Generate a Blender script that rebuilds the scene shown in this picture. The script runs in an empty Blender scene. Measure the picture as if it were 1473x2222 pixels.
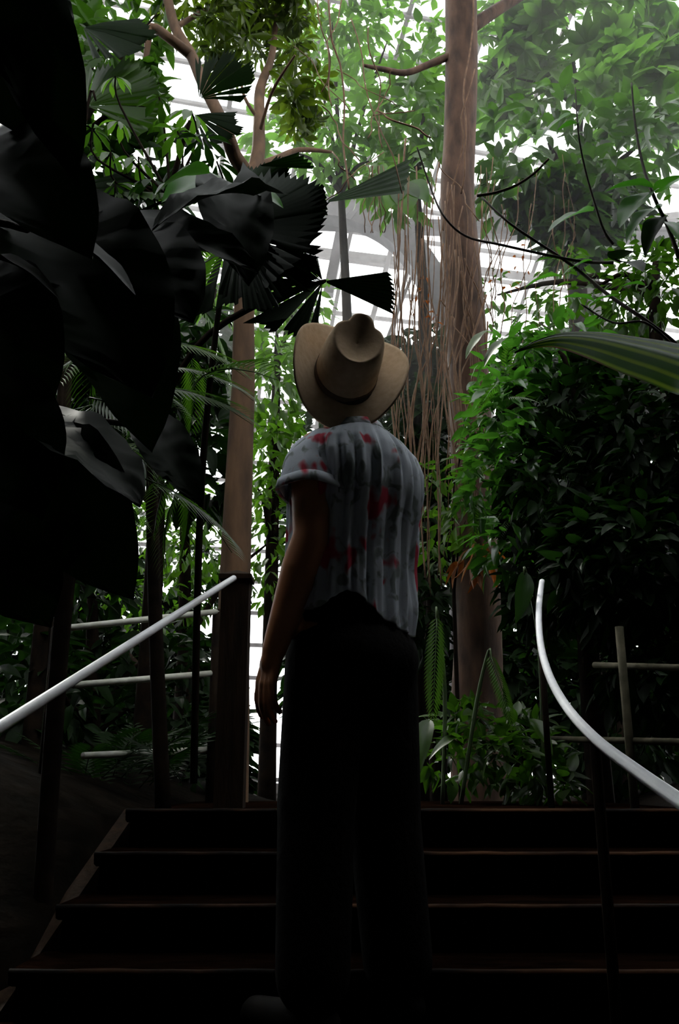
import bpy, bmesh, math, random
import numpy as np
from mathutils import Vector, Matrix, Euler, noise
random.seed(7); np.random.seed(7)
PI = math.pi
R = random.Random(11)

# ------------------------------------------------------------------ camera
CZ = 1.45
FPX = 1975.0
TH = math.radians(16.6)
scene = bpy.context.scene
col = scene.collection
cam_d = bpy.data.cameras.new('camera')
cam = bpy.data.objects.new('camera', cam_d); col.objects.link(cam)
cam_d.sensor_fit = 'VERTICAL'; cam_d.sensor_height = 36.0
cam_d.lens = 36.0 * FPX / 2222.0
cam_d.clip_start = 0.02
cam.location = (0, 0, CZ)
cam.rotation_euler = (math.radians(90) + TH, 0, 0)
scene.camera = cam

# ------------------------------------------------------------------ world and light
world = bpy.data.worlds.new('world'); scene.world = world
world.use_nodes = True
wn = world.node_tree.nodes; wl = world.node_tree.links
bg = wn['Background']
bg.inputs[0].default_value = (0.97, 0.985, 1.0, 1)
bg.inputs[1].default_value = 4.6
sun_d = bpy.data.lights.new('sun', 'SUN'); sun_d.energy = 9.0; sun_d.angle = math.radians(4)
sun_d.color = (1.0, 0.95, 0.86)
sun = bpy.data.objects.new('sun', sun_d); col.objects.link(sun)
sun.rotation_euler = Vector((0.35, -0.62, -0.72)).to_track_quat('-Z', 'Y').to_euler()

scene.view_settings.view_transform = 'Standard'
scene.view_settings.look = 'None'
scene.view_settings.exposure = 0.0
scene.view_settings.gamma = 1.0
scene.view_settings.use_curve_mapping = False
scene.cycles.max_bounces = 6
scene.cycles.diffuse_bounces = 2
scene.cycles.transmission_bounces = 3
scene.cycles.transparent_max_bounces = 16
scene.cycles.use_denoising = True

# ------------------------------------------------------------------ helpers
def at(px, py, Y):
    """A point of the place at distance Y in front of the camera."""
    u = (px - 736.5) / FPX; v = (1111 - py) / FPX
    dy = math.cos(TH) - v * math.sin(TH); dz = math.sin(TH) + v * math.cos(TH)
    k = Y / dy
    return Vector((u * k, Y, CZ + dz * k))

def ppm(p):
    """metres per photograph pixel at a point"""
    d = Vector((p[0], p[1], p[2] - CZ))
    return (d.y * math.cos(TH) + d.z * math.sin(TH)) / FPX

class MB:
    def __init__(s): s.v = []; s.f = []; s.n = 0
    def add(s, V, F):
        V = np.asarray(V, float).reshape(-1, 3)
        s.v.append(V); s.f += [tuple(i + s.n for i in f) for f in F]; s.n += len(V)
    def box(s, c, size, rot=None):
        hx, hy, hz = [k / 2 for k in size]
        V = np.array([(x, y, z) for x in (-hx, hx) for y in (-hy, hy) for z in (-hz, hz)])
        if rot is not None: V = V @ np.array(rot.to_matrix() if hasattr(rot, 'to_matrix') else rot).T
        s.add(V + np.array(c), [(0,1,3,2),(4,6,7,5),(0,4,5,1),(2,3,7,6),(0,2,6,4),(1,5,7,3)])
    def beam(s, a, b, w, h, up=Vector((0,0,1))):
        a = Vector(a); b = Vector(b); d = b - a; L = d.length
        if L < 1e-6: return
        x = d.normalized(); y = up.cross(x)
        if y.length < 1e-3: y = Vector((1,0,0)).cross(x)
        y.normalize(); z = x.cross(y)
        m = Matrix((x, y, z)).transposed()
        s.box((a + b) / 2, (L, w, h), m)
    def tube(s, pts, rad, seg=6, smooth=0, caps=True):
        P = [Vector(p) for p in pts]
        rr = list(rad) if hasattr(rad, '__len__') else [rad] * len(P)
        if smooth: P, rr = spline(P, rr, smooth)
        n = len(P); V = []
        t = (P[1] - P[0]).normalized()
        u = t.orthogonal().normalized()
        for i in range(n):
            t = (P[min(i+1, n-1)] - P[max(i-1, 0)])
            if t.length < 1e-9: t = Vector((0,0,1))
            t.normalize()
            u = (u - t * u.dot(t)); u = u.normalized() if u.length > 1e-6 else t.orthogonal().normalized()
            w = t.cross(u)
            for k in range(seg):
                a = 2 * PI * k / seg
                V.append(P[i] + (u * math.cos(a) + w * math.sin(a)) * rr[i])
        F = [(i*seg+k, i*seg+(k+1)%seg, (i+1)*seg+(k+1)%seg, (i+1)*seg+k) for i in range(n-1) for k in range(seg)]
        if caps:
            F.append(tuple(range(seg))[::-1]); F.append(tuple((n-1)*seg+k for k in range(seg)))
        s.add([tuple(q) for q in V], F)
    def mesh(s, name, smooth=True, jit=None):
        m = bpy.data.meshes.new(name)
        V = np.concatenate(s.v) if s.v else np.zeros((0,3))
        m.from_pydata(V.tolist(), [], s.f)
        if smooth: m.polygons.foreach_set('use_smooth', [True] * len(m.polygons))
        m.update()
        return m

def spline(P, rr, k):
    out = []; ro = []
    n = len(P)
    for i in range(n - 1):
        p0 = P[max(i-1,0)]; p1 = P[i]; p2 = P[i+1]; p3 = P[min(i+2,n-1)]
        for j in range(k):
            t = j / k
            out.append(0.5*((2*p1)+(p2-p0)*t+(2*p0-5*p1+4*p2-p3)*t*t+(3*p1-p0-3*p2+p3)*t**3))
            ro.append(rr[i] * (1-t) + rr[i+1] * t)
    out.append(P[-1]); ro.append(rr[-1])
    return out, ro

def wloc(o):
    l = Vector(o.location)
    while o.parent: o = o.parent; l += o.location
    return l
def obj(name, mb, mat, parent=None, origin=None, smooth=True, kind=None, label=None):
    me = mb.mesh(name, smooth) if isinstance(mb, MB) else mb
    if mat and not me.materials: me.materials.append(mat)
    o = bpy.data.objects.new(name, me); col.objects.link(o)
    o.location = -wloc(parent) if parent else Vector((0,0,0))
    if parent: o.parent = parent
    if kind: o['kind'] = kind
    if label: o['label'] = label
    return o
def tag(o, label, cat, group=None, kind=None):
    o['label'] = label; o['category'] = cat
    if group: o['group'] = group
    if kind: o['kind'] = kind
    return o
def thing(name, loc, label, cat, group=None):
    o = bpy.data.objects.new(name, None); col.objects.link(o)
    o.location = loc; o.empty_display_size = 0.1
    return tag(o, label, cat, group)
def struct(name, mb, mat, smooth=False):
    o = obj(name, mb, mat, smooth=smooth); o['kind'] = 'structure'; return o

# ------------------------------------------------------------------ materials
def new_mat(name):
    m = bpy.data.materials.new(name); m.use_nodes = True
    return m, m.node_tree.nodes, m.node_tree.links, m.node_tree.nodes['Principled BSDF']

def surf(name, c1, c2=None, rough=0.8, scale=8, bump=0.0, metal=0.0, spec=0.5, stretch=(1,1,1), detail=4, lo=0.3, hi=0.7):
    m, n, l, p = new_mat(name)
    p.inputs['Roughness'].default_value = rough
    p.inputs['Metallic'].default_value = metal
    p.inputs['Specular IOR Level'].default_value = spec
    tc = n.new('ShaderNodeTexCoord'); mp = n.new('ShaderNodeMapping'); mp.inputs['Scale'].default_value = stretch
    l.new(tc.outputs['Object'], mp.inputs[0])
    nz = n.new('ShaderNodeTexNoise'); nz.inputs['Scale'].default_value = scale; nz.inputs['Detail'].default_value = detail
    l.new(mp.outputs[0], nz.inputs['Vector'])
    cr = n.new('ShaderNodeValToRGB')
    cr.color_ramp.elements[0].position = lo; cr.color_ramp.elements[1].position = hi
    cr.color_ramp.elements[0].color = (*c1, 1); cr.color_ramp.elements[1].color = (*(c2 or c1), 1)
    l.new(nz.outputs[0], cr.inputs[0]); l.new(cr.outputs[0], p.inputs['Base Color'])
    if bump:
        b = n.new('ShaderNodeBump'); b.inputs['Strength'].default_value = bump; b.inputs['Distance'].default_value = 0.02
        l.new(nz.outputs[0], b.inputs['Height']); l.new(b.outputs[0], p.inputs['Normal'])
    return m

def leafmat(name, c1, c2, trans=0.45, rough=0.38, tcol=None, scale=3.0, spec=0.5):
    """leaf: glossy cuticle over green, light comes through the blade"""
    m, n, l, p = new_mat(name)
    p.inputs['Roughness'].default_value = rough
    p.inputs['Specular IOR Level'].default_value = spec
    tc = n.new('ShaderNodeNewGeometry'); nz = n.new('ShaderNodeTexNoise'); nz.inputs['Scale'].default_value = scale
    nz.inputs['Detail'].default_value = 3
    l.new(tc.outputs['Position'], nz.inputs['Vector'])
    oi = n.new('ShaderNodeObjectInfo')
    ad = n.new('ShaderNodeMath'); ad.operation = 'MULTIPLY_ADD'; ad.inputs[1].default_value = 0.35
    l.new(oi.outputs['Random'], ad.inputs[0]); l.new(nz.outputs[0], ad.inputs[2])
    cr = n.new('ShaderNodeValToRGB')
    cr.color_ramp.elements[0].position = 0.35; cr.color_ramp.elements[1].position = 0.85
    cr.color_ramp.elements[0].color = (*c1, 1); cr.color_ramp.elements[1].color = (*c2, 1)
    l.new(ad.outputs[0], cr.inputs[0]); l.new(cr.outputs[0], p.inputs['Base Color'])
    tr = n.new('ShaderNodeBsdfTranslucent')
    mixc = n.new('ShaderNodeMixRGB'); mixc.blend_type = 'MULTIPLY'; mixc.inputs[0].default_value = 1
    mixc.inputs[2].default_value = (*(tcol or (1.5, 2.0, 0.8)), 1)
    l.new(cr.outputs[0], mixc.inputs[1]); l.new(mixc.outputs[0], tr.inputs[0])
    mx = n.new('ShaderNodeMixShader'); mx.inputs[0].default_value = trans
    l.new(p.outputs[0], mx.inputs[1]); l.new(tr.outputs[0], mx.inputs[2])
    l.new(mx.outputs[0], n['Material Output'].inputs[0])
    return m

M = {}
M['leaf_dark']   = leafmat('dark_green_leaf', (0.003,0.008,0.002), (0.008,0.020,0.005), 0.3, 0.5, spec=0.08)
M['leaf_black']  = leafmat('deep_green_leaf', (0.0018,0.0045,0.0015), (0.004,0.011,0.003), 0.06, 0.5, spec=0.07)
M['leaf_mid']    = leafmat('green_leaf', (0.012,0.028,0.004), (0.034,0.072,0.009), 0.45, spec=0.4)
M['leaf_bright'] = leafmat('fresh_green_leaf', (0.026,0.058,0.008), (0.07,0.13,0.016), 0.5)
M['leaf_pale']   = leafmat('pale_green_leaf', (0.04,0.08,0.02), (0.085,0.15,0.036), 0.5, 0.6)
M['leaf_rim']  = leafmat('lit_waxy_leaf', (0.018,0.05,0.009), (0.045,0.12,0.02), 0.45, 0.28, spec=0.9)  # lighter leaf colour that carries the light on the shrub rim
M['leaf_front']  = leafmat('glossy_green_leaf', (0.02,0.075,0.012), (0.05,0.15,0.02), 0.5, 0.35)
M['leaf_olive']  = leafmat('olive_leaf', (0.02,0.032,0.004), (0.06,0.075,0.008), 0.5)
M['leaf_rust']   = leafmat('withered_leaf', (0.12,0.035,0.01), (0.3,0.12,0.03), 0.35, 0.6, (1.4,0.9,0.5))
M['bark']   = surf('reddish_bark', (0.035,0.017,0.010), (0.12,0.062,0.038), 0.9, 14, 0.6, stretch=(1,1,0.35))
M['bark2']  = surf('tan_bark', (0.05,0.024,0.010), (0.13,0.066,0.030), 0.9, 12, 0.5, stretch=(1,1,0.3))
M['bark_dark'] = surf('dark_bark', (0.005,0.0035,0.003), (0.016,0.010,0.006), 0.95, 14, 0.5, spec=0.05)
M['vine']   = surf('dry_vine', (0.09,0.045,0.022), (0.2,0.105,0.055), 0.85, 20, 0.2)
M['stem']   = surf('green_stem', (0.03,0.06,0.015), (0.06,0.09,0.03), 0.6, 10)
M['twig']   = surf('dark_twig', (0.03,0.02,0.015), (0.07,0.05,0.03), 0.8, 30)
M['soil']   = surf('dark_soil', (0.002,0.0016,0.001), (0.006,0.004,0.0025), 1.0, 9, 0.8, spec=0.02)
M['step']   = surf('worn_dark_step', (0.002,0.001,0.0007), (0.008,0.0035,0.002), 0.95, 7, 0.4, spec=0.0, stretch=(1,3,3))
M['nosing'] = surf('worn_highlit_edge', (0.003,0.0013,0.0006), (0.075,0.03,0.012), 0.8, 2.6, 0.3, spec=0.1, stretch=(1,3,3), lo=0.48, hi=0.72)  # worn edge, with the step highlight put into its lighter brown
M['timber'] = surf('brown_timber', (0.012,0.007,0.004), (0.03,0.016,0.009), 0.9, 8, 0.3, spec=0.1, stretch=(4,4,0.6))
M['rail']   = surf('pale_painted_rail', (0.78,0.78,0.84), (0.88,0.88,0.92), 0.3, 30, 0.02)
M['rail_dim'] = surf('weathered_steel_rail', (0.35,0.34,0.28), (0.5,0.5,0.44), 0.5, 20, 0.05)
M['rail_drab'] = surf('dark_drab_rail', (0.03,0.028,0.018), (0.07,0.062,0.04), 0.9, 20, 0.1, spec=0.1)  # dark drab tone over the whole rail
M['frame']  = surf('grey_steel_frame', (0.07,0.06,0.065), (0.13,0.115,0.12), 0.6, 6)
M['frame_w'] = surf('white_glazing_bar', (0.16,0.14,0.14), (0.24,0.22,0.22), 0.6, 6)
M['concrete'] = surf('dark_concrete', (0.012,0.011,0.010), (0.022,0.02,0.018), 0.95, 3, 0.3)
M['skin']   = surf('tanned_skin', (0.48,0.18,0.07), (0.56,0.23,0.10), 0.5, 14, 0.05)
M['trouser'] = surf('black_cloth', (0.003,0.0022,0.002), (0.006,0.0045,0.004), 0.95, 40, 0.2, spec=0.1)
M['hair'] = surf('dark_hair', (0.012,0.008,0.006), (0.03,0.02,0.014), 0.6, 60, 0.4, stretch=(1,1,0.2))
M['felt'] = surf('tan_felt', (0.52,0.37,0.235), (0.62,0.46,0.31), 0.95, 55, 0.08, spec=0.15)
M['band'] = surf('brown_hat_band', (0.09,0.05,0.03), (0.12,0.07,0.04), 0.8, 30, 0.05)
M['shoe'] = surf('black_leather', (0.004,0.0035,0.003), (0.008,0.006,0.005), 0.8, 20, 0.05, spec=0.1)

def glass_mat():
    m, n, l, p = new_mat('greenhouse_glass')
    t = n.new('ShaderNodeBsdfTransparent'); t.inputs[0].default_value = (0.96,0.98,0.98,1)
    g = n.new('ShaderNodeBsdfGlossy'); g.inputs['Roughness'].default_value = 0.1
    d = n.new('ShaderNodeBsdfTranslucent'); d.inputs[0].default_value = (0.9,0.92,0.93,1)
    m1 = n.new('ShaderNodeMixShader'); m1.inputs[0].default_value = 0.25
    l.new(t.outputs[0], m1.inputs[1]); l.new(d.outputs[0], m1.inputs[2])
    m2 = n.new('ShaderNodeMixShader'); m2.inputs[0].default_value = 0.05
    l.new(m1.outputs[0], m2.inputs[1]); l.new(g.outputs[0], m2.inputs[2])
    l.new(m2.outputs[0], n['Material Output'].inputs[0])
    return m
M['glass'] = glass_mat()

def shirt_mat():
    m, n, l, p = new_mat('flowered_shirt_cloth')
    p.inputs['Roughness'].default_value = 0.85; p.inputs['Specular IOR Level'].default_value = 0.2
    tc = n.new('ShaderNodeTexCoord')
    def blot(scale, lo, hi, off, dist=0.5):
        mp = n.new('ShaderNodeMapping'); mp.inputs['Location'].default_value = off; mp.inputs['Scale'].default_value = (1,1,0.75)
        l.new(tc.outputs['Object'], mp.inputs[0])
        nz = n.new('ShaderNodeTexNoise'); nz.inputs['Scale'].default_value = scale; nz.inputs['Detail'].default_value = 2
        nz.inputs['Distortion'].default_value = dist
        l.new(mp.outputs[0], nz.inputs['Vector'])
        cr = n.new('ShaderNodeValToRGB'); cr.color_ramp.elements[0].position = lo; cr.color_ramp.elements[1].position = hi
        l.new(nz.outputs[0], cr.inputs[0]); return cr.outputs[0]
    base = (0.64,0.69,0.77,1)
    m1 = n.new('ShaderNodeMixRGB'); m1.inputs[1].default_value = base; m1.inputs[2].default_value = (0.27,0.31,0.31,1)
    l.new(blot(23, 0.54, 0.64, (3,1,2), 0.8), m1.inputs[0])
    m2 = n.new('ShaderNodeMixRGB'); m2.inputs[2].default_value = (0.62,0.07,0.11,1)
    l.new(blot(12.5, 0.58, 0.63, (7.3,2,5), 0.3), m2.inputs[0]); l.new(m1.outputs[0], m2.inputs[1])
    l.new(m2.outputs[0], p.inputs['Base Color'])
    nz = n.new('ShaderNodeTexNoise'); nz.inputs['Scale'].default_value = 300; l.new(tc.outputs['Object'], nz.inputs['Vector'])
    b = n.new('ShaderNodeBump'); b.inputs['Strength'].default_value = 0.15; b.inputs['Distance'].default_value = 0.002
    l.new(nz.outputs[0], b.inputs['Height']); l.new(b.outputs[0], p.inputs['Normal'])
    tr = n.new('ShaderNodeBsdfTranslucent'); l.new(m2.outputs[0], tr.inputs[0])
    mx = n.new('ShaderNodeMixShader'); mx.inputs[0].default_value = 0.12
    l.new(p.outputs[0], mx.inputs[1]); l.new(tr.outputs[0], mx.inputs[2]); l.new(mx.outputs[0], n['Material Output'].inputs[0])
    return m
M['shirt'] = shirt_mat()

def strap_mat():
    m, n, l, p = new_mat('striped_strap_leaf')
    tc = n.new('ShaderNodeTexCoord'); sx = n.new('ShaderNodeSeparateXYZ'); l.new(tc.outputs['Object'], sx.inputs[0])
    # local y is across the blade: parallel veins; brown, withered rim and tip
    wv = n.new('ShaderNodeMath'); wv.operation = 'SINE'
    mu = n.new('ShaderNodeMath'); mu.operation = 'MULTIPLY'; mu.inputs[1].default_value = 42.0
    l.new(sx.outputs['Y'], mu.inputs[0]); l.new(mu.outputs[0], wv.inputs[0])
    cr = n.new('ShaderNodeValToRGB'); cr.color_ramp.elements[0].position = 0.2; cr.color_ramp.elements[1].position = 0.95
    cr.color_ramp.elements[0].color = (0.03,0.10,0.008,1); cr.color_ramp.elements[1].color = (0.22,0.34,0.02,1)
    l.new(wv.outputs[0], cr.inputs[0])
    ab = n.new('ShaderNodeMath'); ab.operation = 'ABSOLUTE'; l.new(sx.outputs['Y'], ab.inputs[0])
    nz = n.new('ShaderNodeTexNoise'); nz.inputs['Scale'].default_value = 6; l.new(tc.outputs['Object'], nz.inputs['Vector'])
    x1 = n.new('ShaderNodeMath'); x1.operation = 'MULTIPLY_ADD'; x1.inputs[1].default_value = 0.25   # x*0.9 + |y|
    l.new(sx.outputs['X'], x1.inputs[0]); l.new(ab.outputs[0], x1.inputs[2])
    x2 = n.new('ShaderNodeMath'); x2.operation = 'MULTIPLY_ADD'; x2.inputs[1].default_value = 0.35
    l.new(nz.outputs[0], x2.inputs[0]); l.new(x1.outputs[0], x2.inputs[2])
    c2 = n.new('ShaderNodeValToRGB'); c2.color_ramp.elements[0].position = 0.0; c2.color_ramp.elements[1].position = 1.0
    mr = n.new('ShaderNodeMapRange'); mr.inputs[1].default_value = 1.20; mr.inputs[2].default_value = 1.28
    l.new(x2.outputs[0], mr.inputs[0])
    mix = n.new('ShaderNodeMixRGB'); mix.inputs[2].default_value = (0.12,0.02,0.008,1)
    l.new(mr.outputs[0], mix.inputs[0]); l.new(cr.outputs[0], mix.inputs[1])
    l.new(mix.outputs[0], p.inputs['Base Color']); p.inputs['Roughness'].default_value = 0.4
    tr = n.new('ShaderNodeBsdfTranslucent'); l.new(mix.outputs[0], tr.inputs[0])
    mx = n.new('ShaderNodeMixShader'); mx.inputs[0].default_value = 0.6
    l.new(p.outputs[0], mx.inputs[1]); l.new(tr.outputs[0], mx.inputs[2]); l.new(mx.outputs[0], n['Material Output'].inputs[0])
    return m
M['strap'] = strap_mat()

# ------------------------------------------------------------------ leaf templates: unit length along +x, width across y, normal +z
def blade(width, nx=6, fold=0.18, droop=0.25, shape='ovate', wave=0.0, twist=0.0, teeth=0):
    V = []; F = []
    SS = (-1, -0.5, 0, 0.5, 1) if shape != 'heart' else (-1, -.75, -.5, -.25, 0, .25, .5, .75, 1)
    K = len(SS)
    for i in range(nx + 1):
        t = i / nx
        if shape == 'ovate':   w = math.sin(PI * min(1, t ** 0.75)) ** 0.85
        elif shape == 'obov':  w = math.sin(PI * min(1, t ** 1.5)) ** 0.8
        elif shape == 'lance': w = math.sin(PI * t ** 0.7) ** 0.9
        elif shape == 'heart': w = max(0, math.sin(PI * (0.16 + 0.84 * t))) ** 0.75 * 1.1
        elif shape == 'strap': w = min(1, 0.45 + t * 1.3) * (1 - max(0, (t - 0.45) / 0.55) ** 2)
        elif shape == 'wedge': w = 0.08 + 0.92 * t
        w = max(w, 0.0) * width / 2
        if teeth and 0 < i < nx: w *= 1 + (0.18 if i % 2 else -0.12)
        zc = -droop * t * t
        a = twist * t
        for s in SS:
            y = s * w; z = abs(s) * w * fold * 2 + wave * math.sin(t * 14 + s * 3) * w * abs(s)
            if shape == 'heart': z += 0.014 * math.sin(2 * PI * 5 * (t - 0.3 * abs(s))) * min(1, abs(s) * 2) * width
            V.append((t - (0.30 * s * s * (1 - t) ** 2 if shape == 'heart' else 0), y * math.cos(a) - z * math.sin(a), zc + y * math.sin(a) + z * math.cos(a)))
    for i in range(nx):
        for k in range(K - 1):
            a = i * K + k
            F.append((a, a + K, a + K + 1, a + 1))
    return np.array(V), F

def merge(parts):
    mb = MB()
    for V, F in parts: mb.add(V, F)
    return (np.concatenate(mb.v), mb.f)
def xf(VF, m):
    V, F = VF
    A = np.array(m)
    return V @ A[:3,:3].T + A[:3,3], F
def rot(ax, a): return Matrix.Rotation(a, 4, ax)

def whorl(n=8, width=0.33, tilt=0.3, droop=0.3, spread=2*PI, shape='obov', inner=0.12):
    P = []
    for i in range(n):
        a = spread * i / n + 0.1 * math.sin(i * 5.1)
        m = rot('Z', a) @ rot('Y', tilt + 0.12 * math.sin(i * 3.7)) @ Matrix.Translation((inner, 0, 0))
        P.append(xf(blade(width, 4, 0.2, droop, shape), m @ Matrix.Scale(0.88 + 0.12 * math.sin(i * 2.3), 4)))
    return merge(P)
def frond(n=13, lw=0.16, ll=0.3, droop=0.35, rachis=0.006, shape='lance', ang=1.05):
    P = []
    for i in range(n):
        t = 0.08 + 0.9 * i / (n - 1)
        L = ll * (math.sin(PI * (0.12 + 0.8 * t)) ** 0.7)
        for s in (-1, 1):
            m = Matrix.Translation((t, 0, -droop * t * t)) @ rot('Z', s * ang * (1 - 0.35 * t)) @ rot('Y', 0.15) @ Matrix.Scale(L, 4)
            P.append(xf(blade(lw, 2, 0.15, 0.2, shape), m))
    r = MB(); r.tube([(t, 0, -droop * t * t) for t in np.linspace(0, 1, 6)], [rachis * 1.2, rachis, rachis, rachis, rachis * .7, rachis * .4], 4)
    P.append((np.concatenate(r.v), r.f))
    return merge(P)
def fan(nseg=14, span=2.6, gapfrac=0.12, pleat=0.05, seed=0, inner=0.04, split=0.35, cup=0.15):
    """palm fan: pleated ribs from a hub, rim torn into short square teeth"""
    rr = random.Random(seed); V = []; F = []
    per = 4
    n = nseg * per
    i = 0
    while i < nseg:
        grp = rr.choice([1, 1, 2, 2, 3]); grp = min(grp, nseg - i)
        a0 = -span / 2 + span * i / nseg; a1 = -span / 2 + span * (i + grp) / nseg
        g = (a1 - a0) * gapfrac / grp
        a0 += g; a1 -= g
        L = 0.88 + 0.16 * rr.random()
        k = grp * 2 * 2 + 1
        base = len(V)
        rads = [inner, split, 0.75, 0.92]
        for ri, r_ in enumerate(rads):
            for j in range(k):
                s = j / (k - 1)
                mid = (a0 + a1) / 2
                nar = 1.0
                a = mid + (a0 + s * (a1 - a0) - mid) * nar
                z = (pleat * r_ * (1 if j % 2 else -1)) * 0.5 - cup * r_ * r_
                rad = r_ * L
                if ri == 3: rad += (0.09 if j % 2 else -0.02) * (0.6 + 0.8 * rr.random())
                V.append((rad * math.cos(a), rad * math.sin(a), z))
        for ri in range(3):
            for j in range(k - 1):
                a = base + ri * k + j
                F.append((a, a + k, a + k + 1, a + 1))
        i += grp
    return np.array(V), F

LT = {
 'ovate':  [blade(0.42, 6, 0.16, 0.22, 'ovate', 0.05), blade(0.36, 6, 0.22, 0.35, 'ovate', 0.12, 0.3), blade(0.48, 6, 0.10, 0.1, 'ovate', 0.1)],
 'lance':  [blade(0.24, 6, 0.2, 0.3, 'lance'), blade(0.2, 6, 0.25, 0.15, 'lance', 0, 0.4)],
 'small':  [blade(0.5, 3, 0.15, 0.2, 'ovate'), blade(0.4, 3, 0.2, 0.3, 'ovate')],
 'whorl':  [whorl(8, 0.34), whorl(7, 0.38, 0.5, 0.35), whorl(9, 0.3, 0.15, 0.25)],
 'frond':  [frond(13), frond(15, 0.15, 0.34, 0.5), frond(11, 0.2, 0.28, 0.2)],
 'palm':   [frond(22, 0.09, 0.42, 0.45, 0.008, 'lance', 0.85), frond(20, 0.1, 0.4, 0.7, 0.008, 'lance', 0.8)],
 'fan':    [fan(14, 2.6, 0.12, 0.06, 1), fan(12, 2.2, 0.15, 0.06, 2), fan(16, 3.4, 0.1, 0.06, 3)],
 'heart':  [blade(0.8, 16, 0.08, 0.25, 'heart', 0.05), blade(0.7, 16, 0.14, 0.4, 'heart', 0.08)],
 'big':    [blade(0.42, 12, 0.14, 0.3, 'ovate', 0.06), blade(0.34, 12, 0.2, 0.45, 'ovate', 0.08, 0.3)],
 'pleat':  [frond(26, 0.22, 0.17, 0.15, 0.006, 'lance', 1.0)],
 'lobed':  [whorl(7, 0.5, 0.1, 0.15, 2*PI*0.86, 'ovate', 0.0), whorl(9, 0.4, 0.12, 0.2, 2*PI*0.9, 'ovate', 0.0)],
}
_tm = {}
def tmesh(kind, var, mat):
    k = (kind, var, mat)
    if k not in _tm:
        V, F = LT[kind][var]; mb = MB(); mb.add(V, F)
        me = mb.mesh('leaf'); me.materials.append(M[mat]); _tm[k] = me
    return _tm[k]

def orient(d, n):
    """rotation with x along d and z near n"""
    x = Vector(d).normalized(); n = Vector(n)
    y = n.cross(x)
    if y.length < 1e-4: y = x.orthogonal()
    y.normalize(); z = x.cross(y)
    return Matrix((x, y, z)).transposed()

def place_leaf(parent, name, kind, var, mat, p, d, n, L, wscale=1.0):
    o = bpy.data.objects.new(name, tmesh(kind, var, mat)); col.objects.link(o)
    o.parent = parent
    o.location = Vector(p) - wloc(parent)
    o.rotation_euler = orient(d, n).to_euler()
    o.scale = (L, L * wscale, L)
    return o

def scatter(c, rad, n, rr, shell=0.5):
    out = []
    for _ in range(n):
        while True:
            q = Vector((rr.uniform(-1,1), rr.uniform(-1,1), rr.uniform(-1,1)))
            if 0.05 < q.length <= 1: break
        q = q.normalized() * (q.length ** (1 - shell * 0.7))
        out.append((Vector((c[0] + q.x * rad[0], c[1] + q.y * rad[1], c[2] + q.z * rad[2])), q))
    return out
def leafdir(q, rr, droop=0.3, out=0.7):
    d = Vector((rr.gauss(0,1), rr.gauss(0,1), rr.gauss(0,1) * 0.6)) * 0.6 + Vector(q) * out + Vector((0,0,-droop))
    nrm = Vector((rr.gauss(0,.45), rr.gauss(0,.45), 1))
    return d, nrm

def cloud(parent, kind, mat, blobs, size, seed, nind=60, name='leaf', droop=0.3, stuffname='foliage'):
    """blobs: (px, py, rx_px, ry_px, Y, depth_m, count). The leaves nearest the eye are leaf objects, the rest one mesh."""
    rr = random.Random(seed); L = []
    for (px, py, rx, ry, Y, dep, cnt) in blobs:
        c = at(px, py, Y); s = ppm(c)
        for p, q in scatter(c, (rx * s, dep, ry * s), cnt, rr):
            d, nrm = leafdir(q, rr, droop)
            L.append((p, d, nrm, size * rr.uniform(0.65, 1.25), rr.randrange(len(LT[kind]))))
    L.sort(key=lambda t: (t[0] - Vector((0,0,CZ))).length / t[3])
    for p, d, nrm, s, v in L[:nind]:
        place_leaf(parent, name, kind, v, mat, p, d, nrm, s)
    rest = L[nind:]
    if rest:
        allV = []; F = []; nb = 0
        for p, d, nrm, s, v in rest:
            V, f = LT[kind][v]
            m = np.array(orient(d, nrm)) * s
            allV.append(V @ m.T + np.array(p)); F.extend([tuple(i + nb for i in q) for q in f]); nb += len(V)
        me = bpy.data.meshes.new(stuffname); me.from_pydata(np.concatenate(allV).tolist(), [], F)
        me.polygons.foreach_set('use_smooth', [True] * len(me.polygons)); me.update()
        o = obj(stuffname, me, M[mat], parent, kind='stuff')
    return L

def P3(l): return [at(*p) for p in l]
#@@STRUCTURE
# ================================================================== SETTING
LAND = CZ - 0.087                # landing level
RISE, TREAD, D0 = 0.12, 0.25, 3.25
def stair_z(y):
    if y >= D0: return LAND
    return max(0.0, LAND - RISE * (math.floor((D0 - y) / TREAD) + 1))
def stair_cx(y): return 0.05 + 0.13 * (y - 1.5)       # the flight bears slightly right going up
# ground: planted banks on both sides of the flight, level terrace beyond it
mb = MB(); nx, ny = 90, 100
xs = np.linspace(-11, 11, nx); ys = np.linspace(-3.4, 13.2, ny)
V = []
for y in ys:
    for x in xs:
        base = LAND - 0.06 if y > D0 + 0.1 else max(-0.02, LAND - 0.06 - RISE / TREAD * (D0 + 0.1 - y))
        side = abs(x - stair_cx(y)) - 1.05
        if y < 3.5 and side < 0: h = max(-0.02, base - 0.35)
        else:
            h = base + min(0.5, max(0, side) * 0.35) * (1 if y < 6 else max(0, 1 - (y - 6) / 2)) + 0.05 * noise.noise(Vector((x * 1.3, y * 1.3, 0)))
        V.append((x, y, h))
mb.add(V, [(j*nx+i, j*nx+i+1, (j+1)*nx+i+1, (j+1)*nx+i) for j in range(ny-1) for i in range(nx-1)])
struct('floor', mb, M['soil'], smooth=True)

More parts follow.
